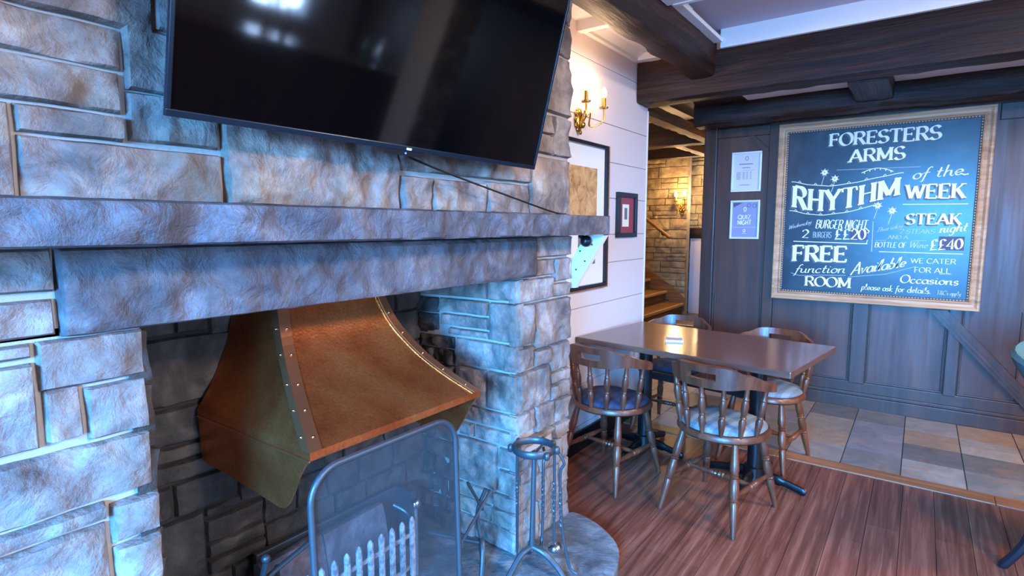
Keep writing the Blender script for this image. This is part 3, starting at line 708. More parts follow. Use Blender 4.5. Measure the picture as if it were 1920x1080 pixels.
# ------------------------------------------------------------------ stroke lettering
def arc(cx, cy, rx, ry, a0, a1, n=14):
    return [(cx+rx*math.cos(math.radians(a0+(a1-a0)*i/n)), cy+ry*math.sin(math.radians(a0+(a1-a0)*i/n))) for i in range(n+1)]
G = {
'A': (.82, [[(.02, 0), (.41, 1)], [(.41, 1), (.80, 0)], [(.17, .34), (.65, .34)]]),
'B': (.72, [[(.12, 0), (.12, 1)], [(.12, 1), (.4, 1)]+arc(.4, .76, .24, .24, 90, -90)+[(.12, .52)], [(.12, .52), (.42, .52)]+arc(.42, .26, .27, .26, 90, -90)+[(.12, 0)]]),
'C': (.76, [arc(.44, .5, .40, .5, 48, 312, 20)]),
'D': (.8, [[(.12, 0), (.12, 1)], [(.12, 1), (.32, 1)]+arc(.32, .5, .42, .5, 90, -90, 18)+[(.12, 0)]]),
'E': (.68, [[(.12, 0), (.12, 1)], [(.12, 1), (.64, 1)], [(.12, .52), (.5, .52)], [(.12, 0), (.66, 0)]]),
'F': (.64, [[(.12, 0), (.12, 1)], [(.12, 1), (.62, 1)], [(.12, .52), (.5, .52)]]),
'G': (.82, [arc(.44, .5, .40, .5, 48, 330, 20)+[(.76, .42), (.5, .42)]]),
'H': (.84, [[(.14, 0), (.14, 1)], [(.70, 0), (.70, 1)], [(.14, .52), (.70, .52)]]),
'I': (.3, [[(.15, 0), (.15, 1)]]),
'K': (.78, [[(.12, 0), (.12, 1)], [(.66, 1), (.14, .45)], [(.32, .62), (.72, 0)]]),
'L': (.64, [[(.12, 0), (.12, 1)], [(.12, 0), (.62, 0)]]),
'M': (1.0, [[(.12, 0), (.12, 1)], [(.12, 1), (.5, .15)], [(.5, .15), (.88, 1)], [(.88, 1), (.88, 0)]]),
'N': (.84, [[(.12, 0), (.12, 1)], [(.12, 1), (.72, 0)], [(.72, 0), (.72, 1)]]),
'O': (.86, [arc(.43, .5, .40, .5, 0, 360, 26)]),
'Q': (.86, [arc(.43, .5, .40, .5, 0, 360, 26), [(.5, .25), (.85, -.1)]]),
'R': (.76, [[(.12, 0), (.12, 1)], [(.12, 1), (.4, 1)]+arc(.4, .75, .25, .25, 90, -90)+[(.12, .5)], [(.4, .5), (.72, 0)]]),
'S': (.66, [arc(.33, .74, .26, .26, 25, 270)[0:]+arc(.33, .25, .28, .25, 90, -160)[1:]]),
'T': (.74, [[(.37, 0), (.37, 1)], [(.02, 1), (.72, 1)]]),
'U': (.82, [[(.14, 1), (.14, .32)]+arc(.41, .32, .27, .32, 180, 360)+[(.68, 1)]]),
'W': (1.1, [[(.04, 1), (.3, 0)], [(.3, 0), (.55, .9)], [(.55, .9), (.8, 0)], [(.8, 0), (1.06, 1)]]),
'Y': (.78, [[(.04, 1), (.39, .48)], [(.74, 1), (.39, .48)], [(.39, .48), (.39, 0)]]),
'Z': (.7, [[(.06, 1), (.64, 1), (.06, 0), (.66, 0)]]),
'0': (.7, [arc(.35, .5, .30, .5, 0, 360, 22)]),
'2': (.64, [arc(.32, .72, .26, .28, 170, -30, 14)+[(.06, 0), (.62, 0)]]),
'4': (.7, [[(.5, 0), (.5, 1), (.04, .3), (.68, .3)]]),
'£': (.72, [arc(.42, .75, .22, .25, 20, 180)+[(.24, .3), (.06, .02), (.68, .02)], [(.06, .45), (.5, .45)]]),
'&': (.8, [[(.75, 0), (.2, .7)]+arc(.36, .8, .18, .18, 200, -20, 10)+[(.15, .35)]+arc(.33, .2, .24, .2, 150, 360, 12)+[(.7, .45)]]),
"'": (.2, [[(.1, 1), (.07, .8)]]), '.': (.25, [[(.1, .0), (.1, .07)]]), ',': (.25, [[(.12, .08), (.06, -.12)]]),
'a': (.6, [arc(.28, .25, .24, .25, 30, 390, 18), [(.52, .5), (.50, .08), (.6, 0), (.68, .06)]]),
'b': (.56, [[(.1, 1), (.08, .1)]+arc(.28, .25, .2, .25, 200, 520, 18)]),
'c': (.48, [arc(.28, .25, .23, .25, 50, 320, 14)]),
'd': (.62, [arc(.28, .25, .24, .25, 30, 390, 18), [(.54, 1.), (.52, .08), (.62, 0)]]),
'e': (.5, [[(.06, .22), (.44, .3)]+arc(.27, .27, .2, .24, 10, 330, 16)]),
'f': (.4, [[(.46, .92), (.36, 1), (.24, .85), (.18, .3), (.12, -.25), (.0, -.3)], [(.04, .48), (.42, .52)]]),
'h': (.6, [[(.12, 1), (.08, 0)], [(.09, .3), (.25, .5), (.42, .48), (.44, .1), (.54, 0), (.62, .06)]]),
'i': (.3, [[(.1, .5), (.1, .06), (.18, 0), (.3, .08)], [(.14, .68), (.15, .74)]]),
'k': (.56, [[(.12, 1), (.08, 0)], [(.44, .5), (.1, .22), (.42, 0), (.54, .04)]]),
'l': (.32, [[(.06, .1), (.24, .8), (.2, 1), (.1, .9), (.1, .1), (.2, 0), (.32, .08)]]),
'n': (.6, [[(.06, .5), (.08, 0)], [(.09, .3), (.25, .5), (.42, .48), (.44, .1), (.54, 0), (.62, .06)]]),
'o': (.54, [arc(.27, .25, .22, .25, 0, 360, 18), [(.46, .36), (.6, .44)]]),
'p': (.56, [[(.1, .5), (.04, -.4)], arc(.29, .25, .2, .25, -150, 180, 16)]),
'r': (.44, [[(.08, .5), (.1, 0)], [(.1, .3), (.25, .5), (.4, .46)]]),
's': (.44, [[(.38, .44)]+arc(.22, .38, .14, .12, 60, 250, 8)+arc(.22, .13, .16, .13, 80, -140, 10)]),
't': (.4, [[(.2, .85), (.14, .1), (.24, 0), (.36, .08)], [(.02, .52), (.38, .54)]]),
'u': (.62, [[(.08, .5), (.1, .1), (.25, 0), (.44, .15)], [(.46, .5), (.46, .08), (.56, 0), (.64, .06)]]),
'v': (.54, [[(.04, .48), (.22, 0), (.46, .5), (.56, .46)]]),
'w': (.8, [[(.06, .5), (.14, .02), (.36, .3), (.46, .02), (.7, .5), (.8, .46)]]),
'y': (.6, [[(.08, .5), (.12, .14), (.28, .08), (.46, .3)], [(.5, .5), (.42, -.2), (.26, -.4), (.1, -.3)]]),
'g': (.58, [arc(.28, .25, .22, .25, 30, 390, 18), [(.5, .5), (.46, -.2), (.3, -.4), (.12, -.3)]]),
}
STEP = [0]
def ribbon(bm, pts, thick, thin, T, nib=22, d=.0012):
    """pts in final board units; T maps (a, b) to a point; width follows a broad nib"""
    P = [Vector((a, b)) for a, b in pts]; left, right = [], []
    Q = [P[0]]
    for p in P[1:]:
        if (p-Q[-1]).length > 1e-6: Q.append(p)
    P = Q; n = len(P); STEP[0] = (STEP[0]+1) % 9; d += STEP[0]*.00009
    if n < 2: return
    closed = (P[0]-P[-1]).length < 1e-5
    for i in range(n):
        a = P[i-1] if i > 0 else (P[-2] if closed else P[0]); b = P[i+1] if i < n-1 else (P[1] if closed else P[-1])
        t = (b-a).normalized(); th = math.atan2(t.y, t.x)
        w_ = max(thin, thick*abs(math.sin(th-math.radians(nib))))/2
        nn = Vector((-t.y, t.x)); left.append(P[i]+nn*w_); right.append(P[i]-nn*w_)
    vl = [bm.verts.new(T(p.x, p.y, d)) for p in left]; vr = [bm.verts.new(T(p.x, p.y, d)) for p in right]
    for i in range(n-1): bm.faces.new((vl[i], vl[i+1], vr[i+1], vr[i]))
def lettering(bm, txt, x0, x1, base, top, T, thick=.17, thin=.055, slant=0., serif=True, off=(0, 0), d=.0012, nib=22):
    """base/top: number or function of x; the text is fitted between x0 and x1"""
    fb = base if callable(base) else (lambda x: base); ft = top if callable(top) else (lambda x: top)
    if isinstance(base, tuple): fb = lambda x: base[0]+(base[1]-base[0])*(x-x0)/(x1-x0)
    if isinstance(top, tuple): ft = lambda x: top[0]+(top[1]-top[0])*(x-x0)/(x1-x0)
    sp = .07 if serif else .04
    adv = [.38 if ch == ' ' else G[ch][0]+sp for ch in txt]; tot = sum(adv)-sp; s = (x1-x0)/tot; H = ft((x0+x1)/2)-fb((x0+x1)/2); cx = x0
    for ch, a in zip(txt, adv):
        if ch != ' ':
            for st_ in G[ch][1]:
                def m(p):
                    xx = cx+p[0]*s; b = fb(xx); hh = ft(xx)-b
                    return (xx+slant*p[1]*hh+off[0], b+p[1]*hh+off[1])
                pts = [m(p) for p in st_]
                ribbon(bm, pts, thick*min(H, s*1.25), thin*H, T, nib, d)
                if serif and ch.isupper():
                    for e, q in ((st_[0], st_[1]), (st_[-1], st_[-2])):
                        if e == st_[0] and st_[0] == st_[-1]: continue
                        dx, dy = abs(q[0]-e[0])*s, abs(q[1]-e[1])*H
                        if dy > dx*.9 and (e[1] <= .02 or e[1] >= .98) and ch not in 'CGSO' and not (ch == 'M' and abs(e[0]-.5) < .1) and not (ch == 'A' and e[1] > .9) and not (ch == 'W' and e[1] < .1):
                            ribbon(bm, [m((e[0]-.15, e[1]+(.03 if e[1] < .5 else -.03))), m((e[0]+.15, e[1]+(.03 if e[1] < .5 else -.03)))], .075*H, .075*H, T, nib, d)
                        elif dx > dy and ch in 'EFLTZ' and e[0] > .4 or (dx > dy and ch == 'T'):
                            o_ = .13 if e[1] < .1 else -.13
                            if e[1] == .52: ribbon(bm, [m((e[0], .42)), m((e[0], .62))], .09*s, .09*s, T, nib, d)
                            else: ribbon(bm, [m((e[0]-.03, e[1]-.02)), m((e[0], e[1]+o_*1.4))], .10*s, .10*s, T, nib, d)
        cx += a*s

# ------------------------------------------------------------------ chalkboard
cbd = thing('chalkboard_sign', 'large gilt-framed pub chalkboard with white lettering on the dark panelled wall', 'chalkboard', (0, 5.065, 0))
X0, X1, Z0, Z1 = -.99, .358, .838, 2.25
bm = B(); box(bm, X0+.05, X1-.05, -.004, .02, Z0+.05, Z1-.05); obj('board', bm, 'chalkboard', cbd)
def framebars(bm, x0, x1, z0, z1, w_, pr):
    """mitred moulding: pr = [(inset, y)] profile"""
    cs = []
    for (i, y) in pr: cs.append([bm.verts.new((x, y, z)) for x, z in ((x0+i, z0+i), (x1-i, z0+i), (x1-i, z1-i), (x0+i, z1-i))])
    for a, b in zip(cs, cs[1:]):
        for j in range(4): bm.faces.new((a[j], a[(j+1) % 4], b[(j+1) % 4], b[j]))
bm = B(); framebars(bm, X0, X1, Z0, Z1, .07, [(0, .02), (0, -.022), (.006, -.03), (.016, -.03), (.03, -.02), (.045, -.018), (.056, -.024), (.064, -.02), (.068, -.004)]); obj('frame', bm, 'gilt', cbd)
bm = B(); framebars(bm, X0+.066, X1-.066, Z0+.066, Z1-.066, .02, [(0, -.004), (0, -.016), (.012, -.014), (.013, -.003)]); obj('inner_rim', bm, 'giltdark', cbd)
bm = B()
def beads(a, b):
    a = Vector(a); b = Vector(b); n = int((b-a).length/.0185)
    for i in range(n+1):
        p = a.lerp(b, i/n); r_ = bmesh.ops.create_icosphere(bm, subdivisions=1, radius=.0052)['verts']
        for v in r_: v.co += p
i_ = .072
for a, b in (((X0+i_, -.016, Z0+i_), (X1-i_, -.016, Z0+i_)), ((X0+i_, -.016, Z1-i_), (X1-i_, -.016, Z1-i_)), ((X0+i_, -.016, Z0+i_), (X0+i_, -.016, Z1-i_)), ((X1-i_, -.016, Z0+i_), (X1-i_, -.016, Z1-i_))): beads(a, b)
o = obj('beading', bm, 'bead', cbd); o['kind'] = 'stuff'
def TB(a, b, d): return (a, -.004-d, b)
def put(txt, *a, shade=None, mt='chalk', nm='lettering', **kw):
    if shade:
        bm = B(); lettering(bm, txt, *a, TB, off=shade, d=.0001, **kw); lettering(bm, txt, *a, TB, off=(shade[0]*.5, shade[1]*.5), d=.0001, **kw); obj('letter_shading', bm, 'shade', cbd)
    bm = B(); lettering(bm, txt, *a, TB, **kw); obj(nm, bm, mt, cbd)
def line(pts, w_=.005, mt='chalk', nm='chalk_line'):
    bm = B(); ribbon(bm, pts, w_, w_, TB); obj(nm, bm, mt, cbd)
SH = (-.011, -.010)
put('FORESTERS', -.628, .066, (2.052, 2.046), (2.143, 2.141), shade=SH, thick=.23)
put('ARMS', -.485, -.136, 1.92, 2.012, shade=SH, thick=.23)
line([(-.567, 1.866), (-.04, 1.86)], .003, 'chalk_dim')
def interp(tab):
    def f(x):
        if x <= tab[0][0]: return tab[0][1]
        for (a, b), (c, d) in zip(tab, tab[1:]):
            if x <= c:
                t = (x-a)/(c-a); t = t*t*(3-2*t)*.4+t*.6; return b+(d-b)*t
        return tab[-1][1]
    return f
rb = interp([(-.87, 1.592), (-.75, 1.562), (-.646, 1.552), (-.5, 1.570), (-.265, 1.631), (-.15, 1.667)])
rt = interp([(-.87, 1.758), (-.75, 1.728), (-.60, 1.712), (-.45, 1.73), (-.28, 1.765), (-.15, 1.79)])
put('RHYTHM', -.868, -.152, rb, rt, shade=(-.012, -.013), thick=.22)
def bunt(f, x0, x1, dz, up):
    bm = B(); n = 26; pts = [(x0+(x1-x0)*i/n, f(x0+(x1-x0)*i/n)+dz) for i in range(n+1)]
    ribbon(bm, pts, .005, .005, TB)
    for i in range(2, n, 4): 
        x, z = pts[i]; ribbon(bm, [(x-.012, z), (x, z+up*.016), (x+.012, z)], .004, .004, TB)
    obj('chalk_swag', bm, 'chalk', cbd)
bunt(rt, -.88, -.135, .033, 1); bunt(rb, -.885, -.30, -.032, 1)
bm = B(); ribbon(bm, [(-.40+.2*i/12, 1.835+.03*math.sin(PI*i/12)) for i in range(13)], .006, .006, TB)
for i in range(1, 12, 2): x = -.40+.2*i/12; z = 1.835+.03*math.sin(PI*i/12); ribbon(bm, [(x, z+.002), (x+.003, z-.014)], .006, .006, TB)
obj('chalk_swag', bm, 'chalk', cbd)
put('of the', -.085, .20, (1.772, 1.79), (1.85, 1.87), thick=.16, slant=.25, serif=False); line([(.19, 1.80), (.215, 1.79), (.236, 1.795)], .008)
put('WEEK', -.112, .226, (1.636, 1.63), (1.732, 1.73), shade=SH, thick=.24)
line([(-.128, 1.593), (.248, 1.588)], .005)
put('STEAK', -.1, .215, 1.447, 1.522, shade=SH, thick=.24); put('night', .098, .25, (1.385, 1.40), (1.45, 1.465), thick=.16, slant=.25, serif=False)
put('Wednesday', -.888, -.722, (1.405, 1.455), (1.44, 1.49), mt='chalk_dim', thick=.14, slant=.35, serif=False)
put('BURGER NIGHT', -.692, -.343, (1.418, 1.41), (1.483, 1.478), thick=.18, slant=.15, serif=False); line([(-.35, 1.42), (-.325, 1.395), (-.335, 1.38)], .008)
put('2', -.783, -.735, 1.342, 1.405, thick=.22, serif=False); put('BURGERS', -.705, -.575, 1.343, 1.388, thick=.14, serif=False, mt='chalk_dim')
bm = B(); box(bm, -.45, -.335, -.0045, -.003, 1.325, 1.412); obj('price_patch', bm, 'patch', cbd)
put('££20', -.552, -.345, 1.333, 1.41, thick=.2, serif=False)
line([(-.843, 1.312), (-.332, 1.30)], .006); line([(-.338, 1.30), (-.332, 1.33)], .005); line([(-.304, 1.469), (-.301, 1.241)], .005, 'chalk_dim')
put('Thursday', -.284, -.118, (1.385, 1.425), (1.42, 1.46), mt='chalk_dim', thick=.14, slant=.35, serif=False)
put('2 STEAKS', -.135, .072, 1.380, 1.412, thick=.16, slant=.15, serif=False, mt='chalk_dim')
put('AND A', -.205, -.08, 1.338, 1.366, thick=.16, serif=False, mt='chalk_dim')
line([(-.283, 1.325), (-.215, 1.327)], .003, 'chalk_dim'); line([(-.06, 1.327), (.03, 1.329)], .003, 'chalk_dim')
put('BOTTLE OF', -.285, -.09, 1.275, 1.313, thick=.15, slant=.1, serif=False); put('Wine', -.075, .035, 1.276, 1.322, thick=.15, slant=.3, serif=False, mt='chalk_dim')
bm = B(); box(bm, .10, .245, -.0045, -.003, 1.262, 1.36); obj('price_patch', bm, 'patch', cbd)
put('££40', .052, .237, (1.262, 1.275), (1.335, 1.345), thick=.2, serif=False)
line([(-.255, 1.242), (.244, 1.238)], .005)
put('FREE', -.846, -.462, (1.152, 1.158), (1.278, 1.275), shade=SH, thick=.26)
put('function', -.825, -.47, (1.055, 1.07), (1.125, 1.14), thick=.15, slant=.35, serif=False, mt='chalk'); line([(-.85, 1.055), (-.79, 1.035), (-.64, 1.045)], .003, 'chalk_dim'); line([(-.64, 1.045), (-.46, 1.052)], .003, 'chalk_dim')
put('ROOM', -.744, -.423, (.957, .955), (1.03, 1.032), shade=(-.008, -.008), thick=.23)
put('Available', -.43, -.09, (1.055, 1.135), (1.155, 1.215), thick=.15, slant=.3, serif=False)
line([(-.445, 1.04), (-.2, 1.075), (-.02, 1.14)], .003, 'chalk_dim')
put('WE CATER', -.055, .208, 1.165, 1.2, thick=.15, serif=False); put('FOR ALL', -.03, .183, 1.097, 1.134, thick=.15, serif=False); line([(.12, 1.09), (.19, 1.093)], .003, 'chalk_dim')
put('Occasions', -.112, .23, 1.016, 1.075, thick=.18, slant=.15, serif=False)
put('please ask for details.', -.352, .08, (.949, .944), (.995, .99), thick=.13, slant=.12, serif=False, mt='chalk')
put("T&C's apply", .112, .25, .942, .972, thick=.14, slant=.1, serif=False, mt='chalk_dim')
for (x, z) in ((-.648, 1.852), (-.575, 1.80), (-.282, 1.588), (-.19, 1.548)):   # chalk sparklers
    bm = B()
    for i in range(14):
        a = 2*PI*i/14+.2; r_ = .03 if i % 2 else .018
        ribbon(bm, [(x+.004*math.cos(a), z+.004*math.sin(a)), (x+r_*math.cos(a), z+r_*math.sin(a))], .004, .004, TB)
    ribbon(bm, [(x+.012*math.cos(2*PI*i/10), z+.012*math.sin(2*PI*i/10)) for i in range(11)], .016, .016, TB)
    ribbon(bm, [(x, z-.02), (x-.018, z-.10)], .0025, .0025, TB); obj('chalk_sparkler', bm, 'chalk', cbd)

# ------------------------------------------------------------------ two notices
def notice(label, xc, zc, w_, h_, paper):
    t = thing('framed_notice', label, 'notice', (xc, YB, zc)); bm = B(); fw = .016
    for a in ((-w_/2, w_/2, -h_/2, -h_/2+fw), (-w_/2, w_/2, h_/2-fw, h_/2), (-w_/2, -w_/2+fw, -h_/2+fw, h_/2-fw), (w_/2-fw, w_/2, -h_/2+fw, h_/2-fw)): box(bm, a[0], a[1], -.02, -.001, a[2], a[3], .003)
    obj('frame', bm, 'silver', t); bm = B(); box(bm, -w_/2+fw, w_/2-fw, -.008, -.002, -h_/2+fw, h_/2-fw); obj('paper', bm, paper, t)
    return t
def TN(a, b, d): return (a, -.0082-d, b)
t = notice('upper of two silver-framed notices, pale sheet with a small printed table', -1.245, 1.895, .243, .335, 'pinkpaper')
bm = B(); ribbon(bm, arc(0, .112, .012, .016, 0, 360), .004, .004, TN)
for (x0, x1, z, h) in ((-.06, .05, .065, .006), (-.035, .03, .035, .005), (-.03, .075, .012, .002)): ribbon(bm, [(x0, z), (x1, z)], h, h, TN)
for r_ in range(5):
    z = -.005-r_*.013
    for x0, x1 in ((-.08, -.045), (-.03, -.012), (-.002, .016), (.03, .042)): ribbon(bm, [(x0, z), (x1, z)], .004, .004, TN)
ribbon(bm, [(-.05, -.11), (.03, -.11)], .004, .004, TN); obj('printing', bm, 'ink', t)
t = notice('lower of two silver-framed notices, lilac quiz night poster', -1.242, 1.49, .24, .33, 'lilac')
bm = B(); lettering(bm, 'QUIZ', -.055, .05, .005, .04, TN, .22, .16, serif=False); lettering(bm, 'NIGHT', -.058, .055, -.042, -.007, TN, .22, .16, serif=False)
ribbon(bm, [(-.095, -.065), (.095, -.065)], .002, .002, TN); ribbon(bm, arc(0, -.095, .008, .012, 0, 360), .006, .006, TN); ribbon(bm, [(-.02, -.118), (.02, -.118)], .003, .003, TN)
ribbon(bm, arc(0, .09, .01, .014, 0, 360), .007, .007, TN); ribbon(bm, [(-.012, .068), (.012, .068)], .003, .003, TN); obj('printing', bm, 'white_mark', t)
bm = B(); ribbon(bm, arc(.075, .118, .016, .016, 0, 360), .004, .004, TN); ribbon(bm, arc(.03, .122, .014, .014, 0, 360), .004, .004, TN)
prism(bm, [(-.1, .145), (-.02, .145), (-.095, .105)], 1, -.0088, -.0082); obj('corner_decoration', bm, 'confetti', t)

# ------------------------------------------------------------------ table and chairs
TR = math.radians(-7.5)
tb = thing('dining_table', 'brown wood-topped pub table on two black pedestals against the white wall', 'table', (-1.022, 3.31, 0), TR)
bm = B(); box(bm, -.625, .625, -.395, .395, .72, .752, .004); obj('tabletop', bm, 'tabletop', tb)
for s, px in ((-1, -.36), (1, .345)):
    bm = B(); turned(bm, (px, 0, .02), (px, 0, .72), [(0, .062), (.03, .06), (.10, .058), (.105, .042), (1, .042)], 20); obj('column', bm, 'black', tb, True)
    bm = B()
    for q in range(4):
        a = PI/2*q+PI/4*0; c_, s_ = math.cos(a), math.sin(a)
        tube(bm, spline([(px+.05*c_, .05*s_, .05), (px+.15*c_, .15*s_, .04), (px+.27*c_, .27*s_, .016)]), [.03]*8+[.022]*8+[.016], 10, False, .6)
    obj('cross_foot', bm, 'black', tb, True)
    bm = B(); box(bm, px-.05, px+.05, -.3, .3, .70, .72, .004); obj('top_plate', bm, 'black', tb)
bm = B(); box(bm, -.36, .345, -.018, .018, .47, .515, .004); obj('stretcher', bm, 'black', tb)
LEG = [(0, .0135), (.06, .015), (.12, .0165), (.22, .0205), (.30, .0215), (.335, .0165), (.345, .021), (.36, .0165), (.375, .0225), (.39, .0165), (.43, .021), (.5, .0235), (.56, .0215), (.6, .0165), (.612, .0215), (.63, .0165), (.66, .020), (.8, .0165), (.95, .0125), (.985, .0125), (1, .0115)]
SPN = [(0, .008), (.06, .009), (.2, .0125), (.32, .0145), (.38, .0095), (.4, .0135), (.43, .0095), (.5, .0125), (.62, .0145), (.7, .0125), (.74, .0095), (.76, .013), (.79, .0095), (.9, .009), (1, .008)]
STR = [(0, .009), (.15, .011), (.38, .0155), (.42, .011), (.44, .0165), (.47, .012), (.5, .0175), (.53, .012), (.56, .0165), (.58, .011), (.62, .0155), (.85, .011), (1, .009)]
def seat_pt(a, s=1.):
    c_, s_ = math.cos(a), math.sin(a); rx, ry = .222*s, .208*s
    if s_ > 0: return (rx*math.copysign(abs(c_)**.7, c_), ry*abs(s_)**.85)
    return (rx*c_, ry*s_)
def seat_disc(bm, prof, n=40):
    rings = [[bm.verts.new((*seat_pt(2*PI*i/n, s), z)) for i in range(n)] for s, z in prof]
    for A, D in zip(rings, rings[1:]):
        for i in range(n): bm.faces.new((A[i], A[(i+1) % n], D[(i+1) % n], D[i]))
    bm.faces.new(rings[0][::-1]); bm.faces.new(rings[-1])
def make_chair(name, label, wood, cloth):
    t = thing(name, label, 'chair', (0, 0, 0), 0, 'spindle-back chairs round the pub table')
    bm = B(); seat_disc(bm, [(.86, .405), (.95, .408), (1., .418), (1.0, .432), (.965, .444), (.9, .447)]); obj('seat', bm, wood, t, True)
    bm = B(); seat_disc(bm, [(.90, .444), (.91, .452), (.89, .463), (.8, .472), (.6, .478), (.3, .481)]); cu = obj('cushion', bm, cloth, t, 'all')
    bm = B(); tube(bm, [(*seat_pt(2*PI*i/40, .905), .452) for i in range(40)], .0038, 6, True); obj('piping', bm, cloth, cu, True)
    ends = {}
    for sx in (-1, 1):
        for sy in (-1, 1):
            a = Vector((sx*.135, sy*.13, .42)); b = Vector((sx*.195, sy*.225-.01, 0)); ends[sx, sy] = (a, b)
            bm = B(); turned(bm, a, b, LEG); obj('leg', bm, wood, t, True)
    mids = []
    for sx in (-1, 1):
        p0 = ends[sx, -1][0].lerp(ends[sx, -1][1], .58); p1 = ends[sx, 1][0].lerp(ends[sx, 1][1], .58); mids.append(p0.lerp(p1, .5))
        bm = B(); turned(bm, p0, p1, STR, 10); obj('stretcher', bm, wood, t, True)
    bm = B(); turned(bm, mids[0], mids[1], STR, 10); obj('stretcher', bm, wood, t, True)
    # bent back rail with hand hole
    na = 44; A0, A1 = math.radians(182), math.radians(358); bm = B(); outer, inner = [], []
    def railz(u):   # u in -1..1
        a = abs(u); rise = 1/(1+math.exp((a-.42)*22))
        zt = .752+.035*rise+.012*math.exp(-((a-.93)/.06)**2)-.14*max(0, a-.6)
        zb = .688-.013*rise-.07*max(0, a-.6)+.02*max(0, a-.8)
        return zb, zt
    for i in range(na+1):
        u = -1+2*i/na; a = A0+(A1-A0)*i/na; ro, ri = [], []
        zb, zt = railz(u); sl = (.018, -.018)
        for j, f_ in enumerate((0, .36, .66, 1)):
            z_ = zb+(zt-zb)*f_; lean = 1+(z_-.69)*.55*(1-.5*abs(u)); th = .011 if abs(u) < .75 else .011+.02*(abs(u)-.75)
            cx, cy = math.cos(a)*.248*lean, math.sin(a)*.222*lean+.005; r_ = math.hypot(cx, cy)
            ro.append(bm.verts.new((cx*(1+th/r_), cy*(1+th/r_), z_-(.004 if j == 3 else 0)))); ri.append(bm.verts.new((cx*(1-th/r_), cy*(1-th/r_), z_)))
        outer.append(ro); inner.append(ri)
    hole = lambda i, j: j == 1 and abs(i+.5-na/2) < 4.2 if 0 <= i < na and 0 <= j < 3 else True
    for i in range(na):
        for j in range(3):
            if hole(i, j): continue
            o_, n_ = outer, inner
            bm.faces.new((o_[i][j], o_[i+1][j], o_[i+1][j+1], o_[i][j+1])); bm.faces.new((n_[i][j], n_[i][j+1], n_[i+1][j+1], n_[i+1][j]))
            for di, dj, e0, e1 in ((-1, 0, (i, j), (i, j+1)), (1, 0, (i+1, j+1), (i+1, j)), (0, -1, (i+1, j), (i, j)), (0, 1, (i, j+1), (i+1, j+1))):
                if hole(i+di, j+dj): bm.faces.new((o_[e0[0]][e0[1]], o_[e1[0]][e1[1]], n_[e1[0]][e1[1]], n_[e0[0]][e0[1]]))
    obj('back_rail', bm, wood, t, True)
    for i in range(7):
        u = -.84+1.68*i/6; a = A0+(A1-A0)*(u+1)/2; zb, _ = railz(u)
        top = Vector((math.cos(a)*.248, math.sin(a)*.222+.005, zb+.012)); sa = a; q = seat_pt(sa, .93); bot = Vector((q[0], q[1], .44))
        bm = B(); turned(bm, bot, top, [(t_, r_*1.22) for t_, r_ in SPN], 10); obj('spindle', bm, wood, t, True)
    return t
def place(t, x, y, deg): t.location = (x, y, 0); t.rotation_euler = (0, 0, math.radians(deg)); return t
def copy_tree(o, par=None):
    c = o.copy(); C.objects.link(c)
    if par: c.parent = par
    for ch in list(o.children): copy_tree(ch, c)
    return c
ch = place(make_chair('spindle_chair', 'turned spindle-back chair with pale grey cushion nearest the camera, its back to us', 'chairwood', 'fab_grey'), -.755, 2.84, -12)
ch2 = copy_tree(ch); place(ch2, -1.385, 2.875, -8)
ch2['label'] = 'turned spindle-back chair with navy cushion beside the stone chimney corner'
def recloth(t, cloth, wood=None):
    for c in list(t.children):
        if c.name.startswith('cushion') or (wood and not c.name.startswith('cushion')):
            mname = cloth if c.name.startswith('cushion') else wood
            c.data = c.data.copy(); c.data.materials[0] = M[mname]
        for s in c.children: s.data = s.data.copy(); s.data.materials[0] = M[cloth]
recloth(ch2, 'fab_navy')
ch3 = copy_tree(ch); place(ch3, -1.37, 3.80, 176); recloth(ch3, 'fab_navy', 'chairwood'); ch3['label'] = 'turned spindle-back chair tucked under the far side of the table by the stairs opening'
ch4 = copy_tree(ch); place(ch4, -.715, 3.63, 172); recloth(ch4, 'fab_grey', 'chairwood_red'); ch4['label'] = 'reddish spindle-back chair with grey cushion on the far side of the table, below the chalkboard'
# packet on the table
pk = thing('card_packet', 'small pale blue and white card packet lying on the brown table', 'packet', (-1.155, 3.235, .752), math.radians(20))
bm = B(); box(bm, -.05, .05, -.045, .045, 0, .012, .002); obj('packet_body', bm, 'matboard', pk)
bm = B(); box(bm, -.046, .046, -.041, .041, .012, .014); obj('printed_face', bm, 'lilac', pk)

# right-hand upholstered chair, only its rear edge shows
rc = thing('upholstered_chair', 'teal upholstered chair with dark curved legs at the right edge of the picture', 'chair', (.735, 3.03, 0), math.radians(-120))
bm = B(); box(bm, -.24, .24, -.24, .24, .42, .50, .03); obj('seat', bm, 'fab_teal', rc, True)
bm = B(); n = 16; g1 = []
for i in range(n+1):
    a = math.radians(200+140*i/n); row = []
    for (r_, z_) in ((.245, .48), (.262, .60), (.33, .78), (.40, .90), (.41, .93), (.395, .945), (.37, .93), (.29, .78), (.222, .60), (.21, .48)):
        row.append(bm.verts.new((math.cos(a)*r_, math.sin(a)*r_+.0, z_-.05*abs(i-n/2)/(n/2))))
    g1.append(row)
for A, D in zip(g1, g1[1:]):
    for j in range(10): bm.faces.new((A[j], D[j], D[(j+1) % 10], A[(j+1) % 10]))
bm.faces.new(g1[0]); bm.faces.new(g1[-1][::-1]); obj('backrest', bm, 'fab_teal', rc, True)
for sx in (-1, 1):
    bm = B(); tube(bm, spline([(sx*.18, -.215, .48), (sx*.185, -.215, .3), (sx*.19, -.25, .14), (sx*.195, -.32, .0)]), [.022]*8+[.020]*8+[.018]*8+[.014], 8); obj('leg', bm, 'blackframe', rc, True)
    bm = B(); turned(bm, (sx*.19, .19, .43), (sx*.2, .2, 0), [(0, .02), (1, .014)]); obj('leg', bm, 'blackframe', rc, True)

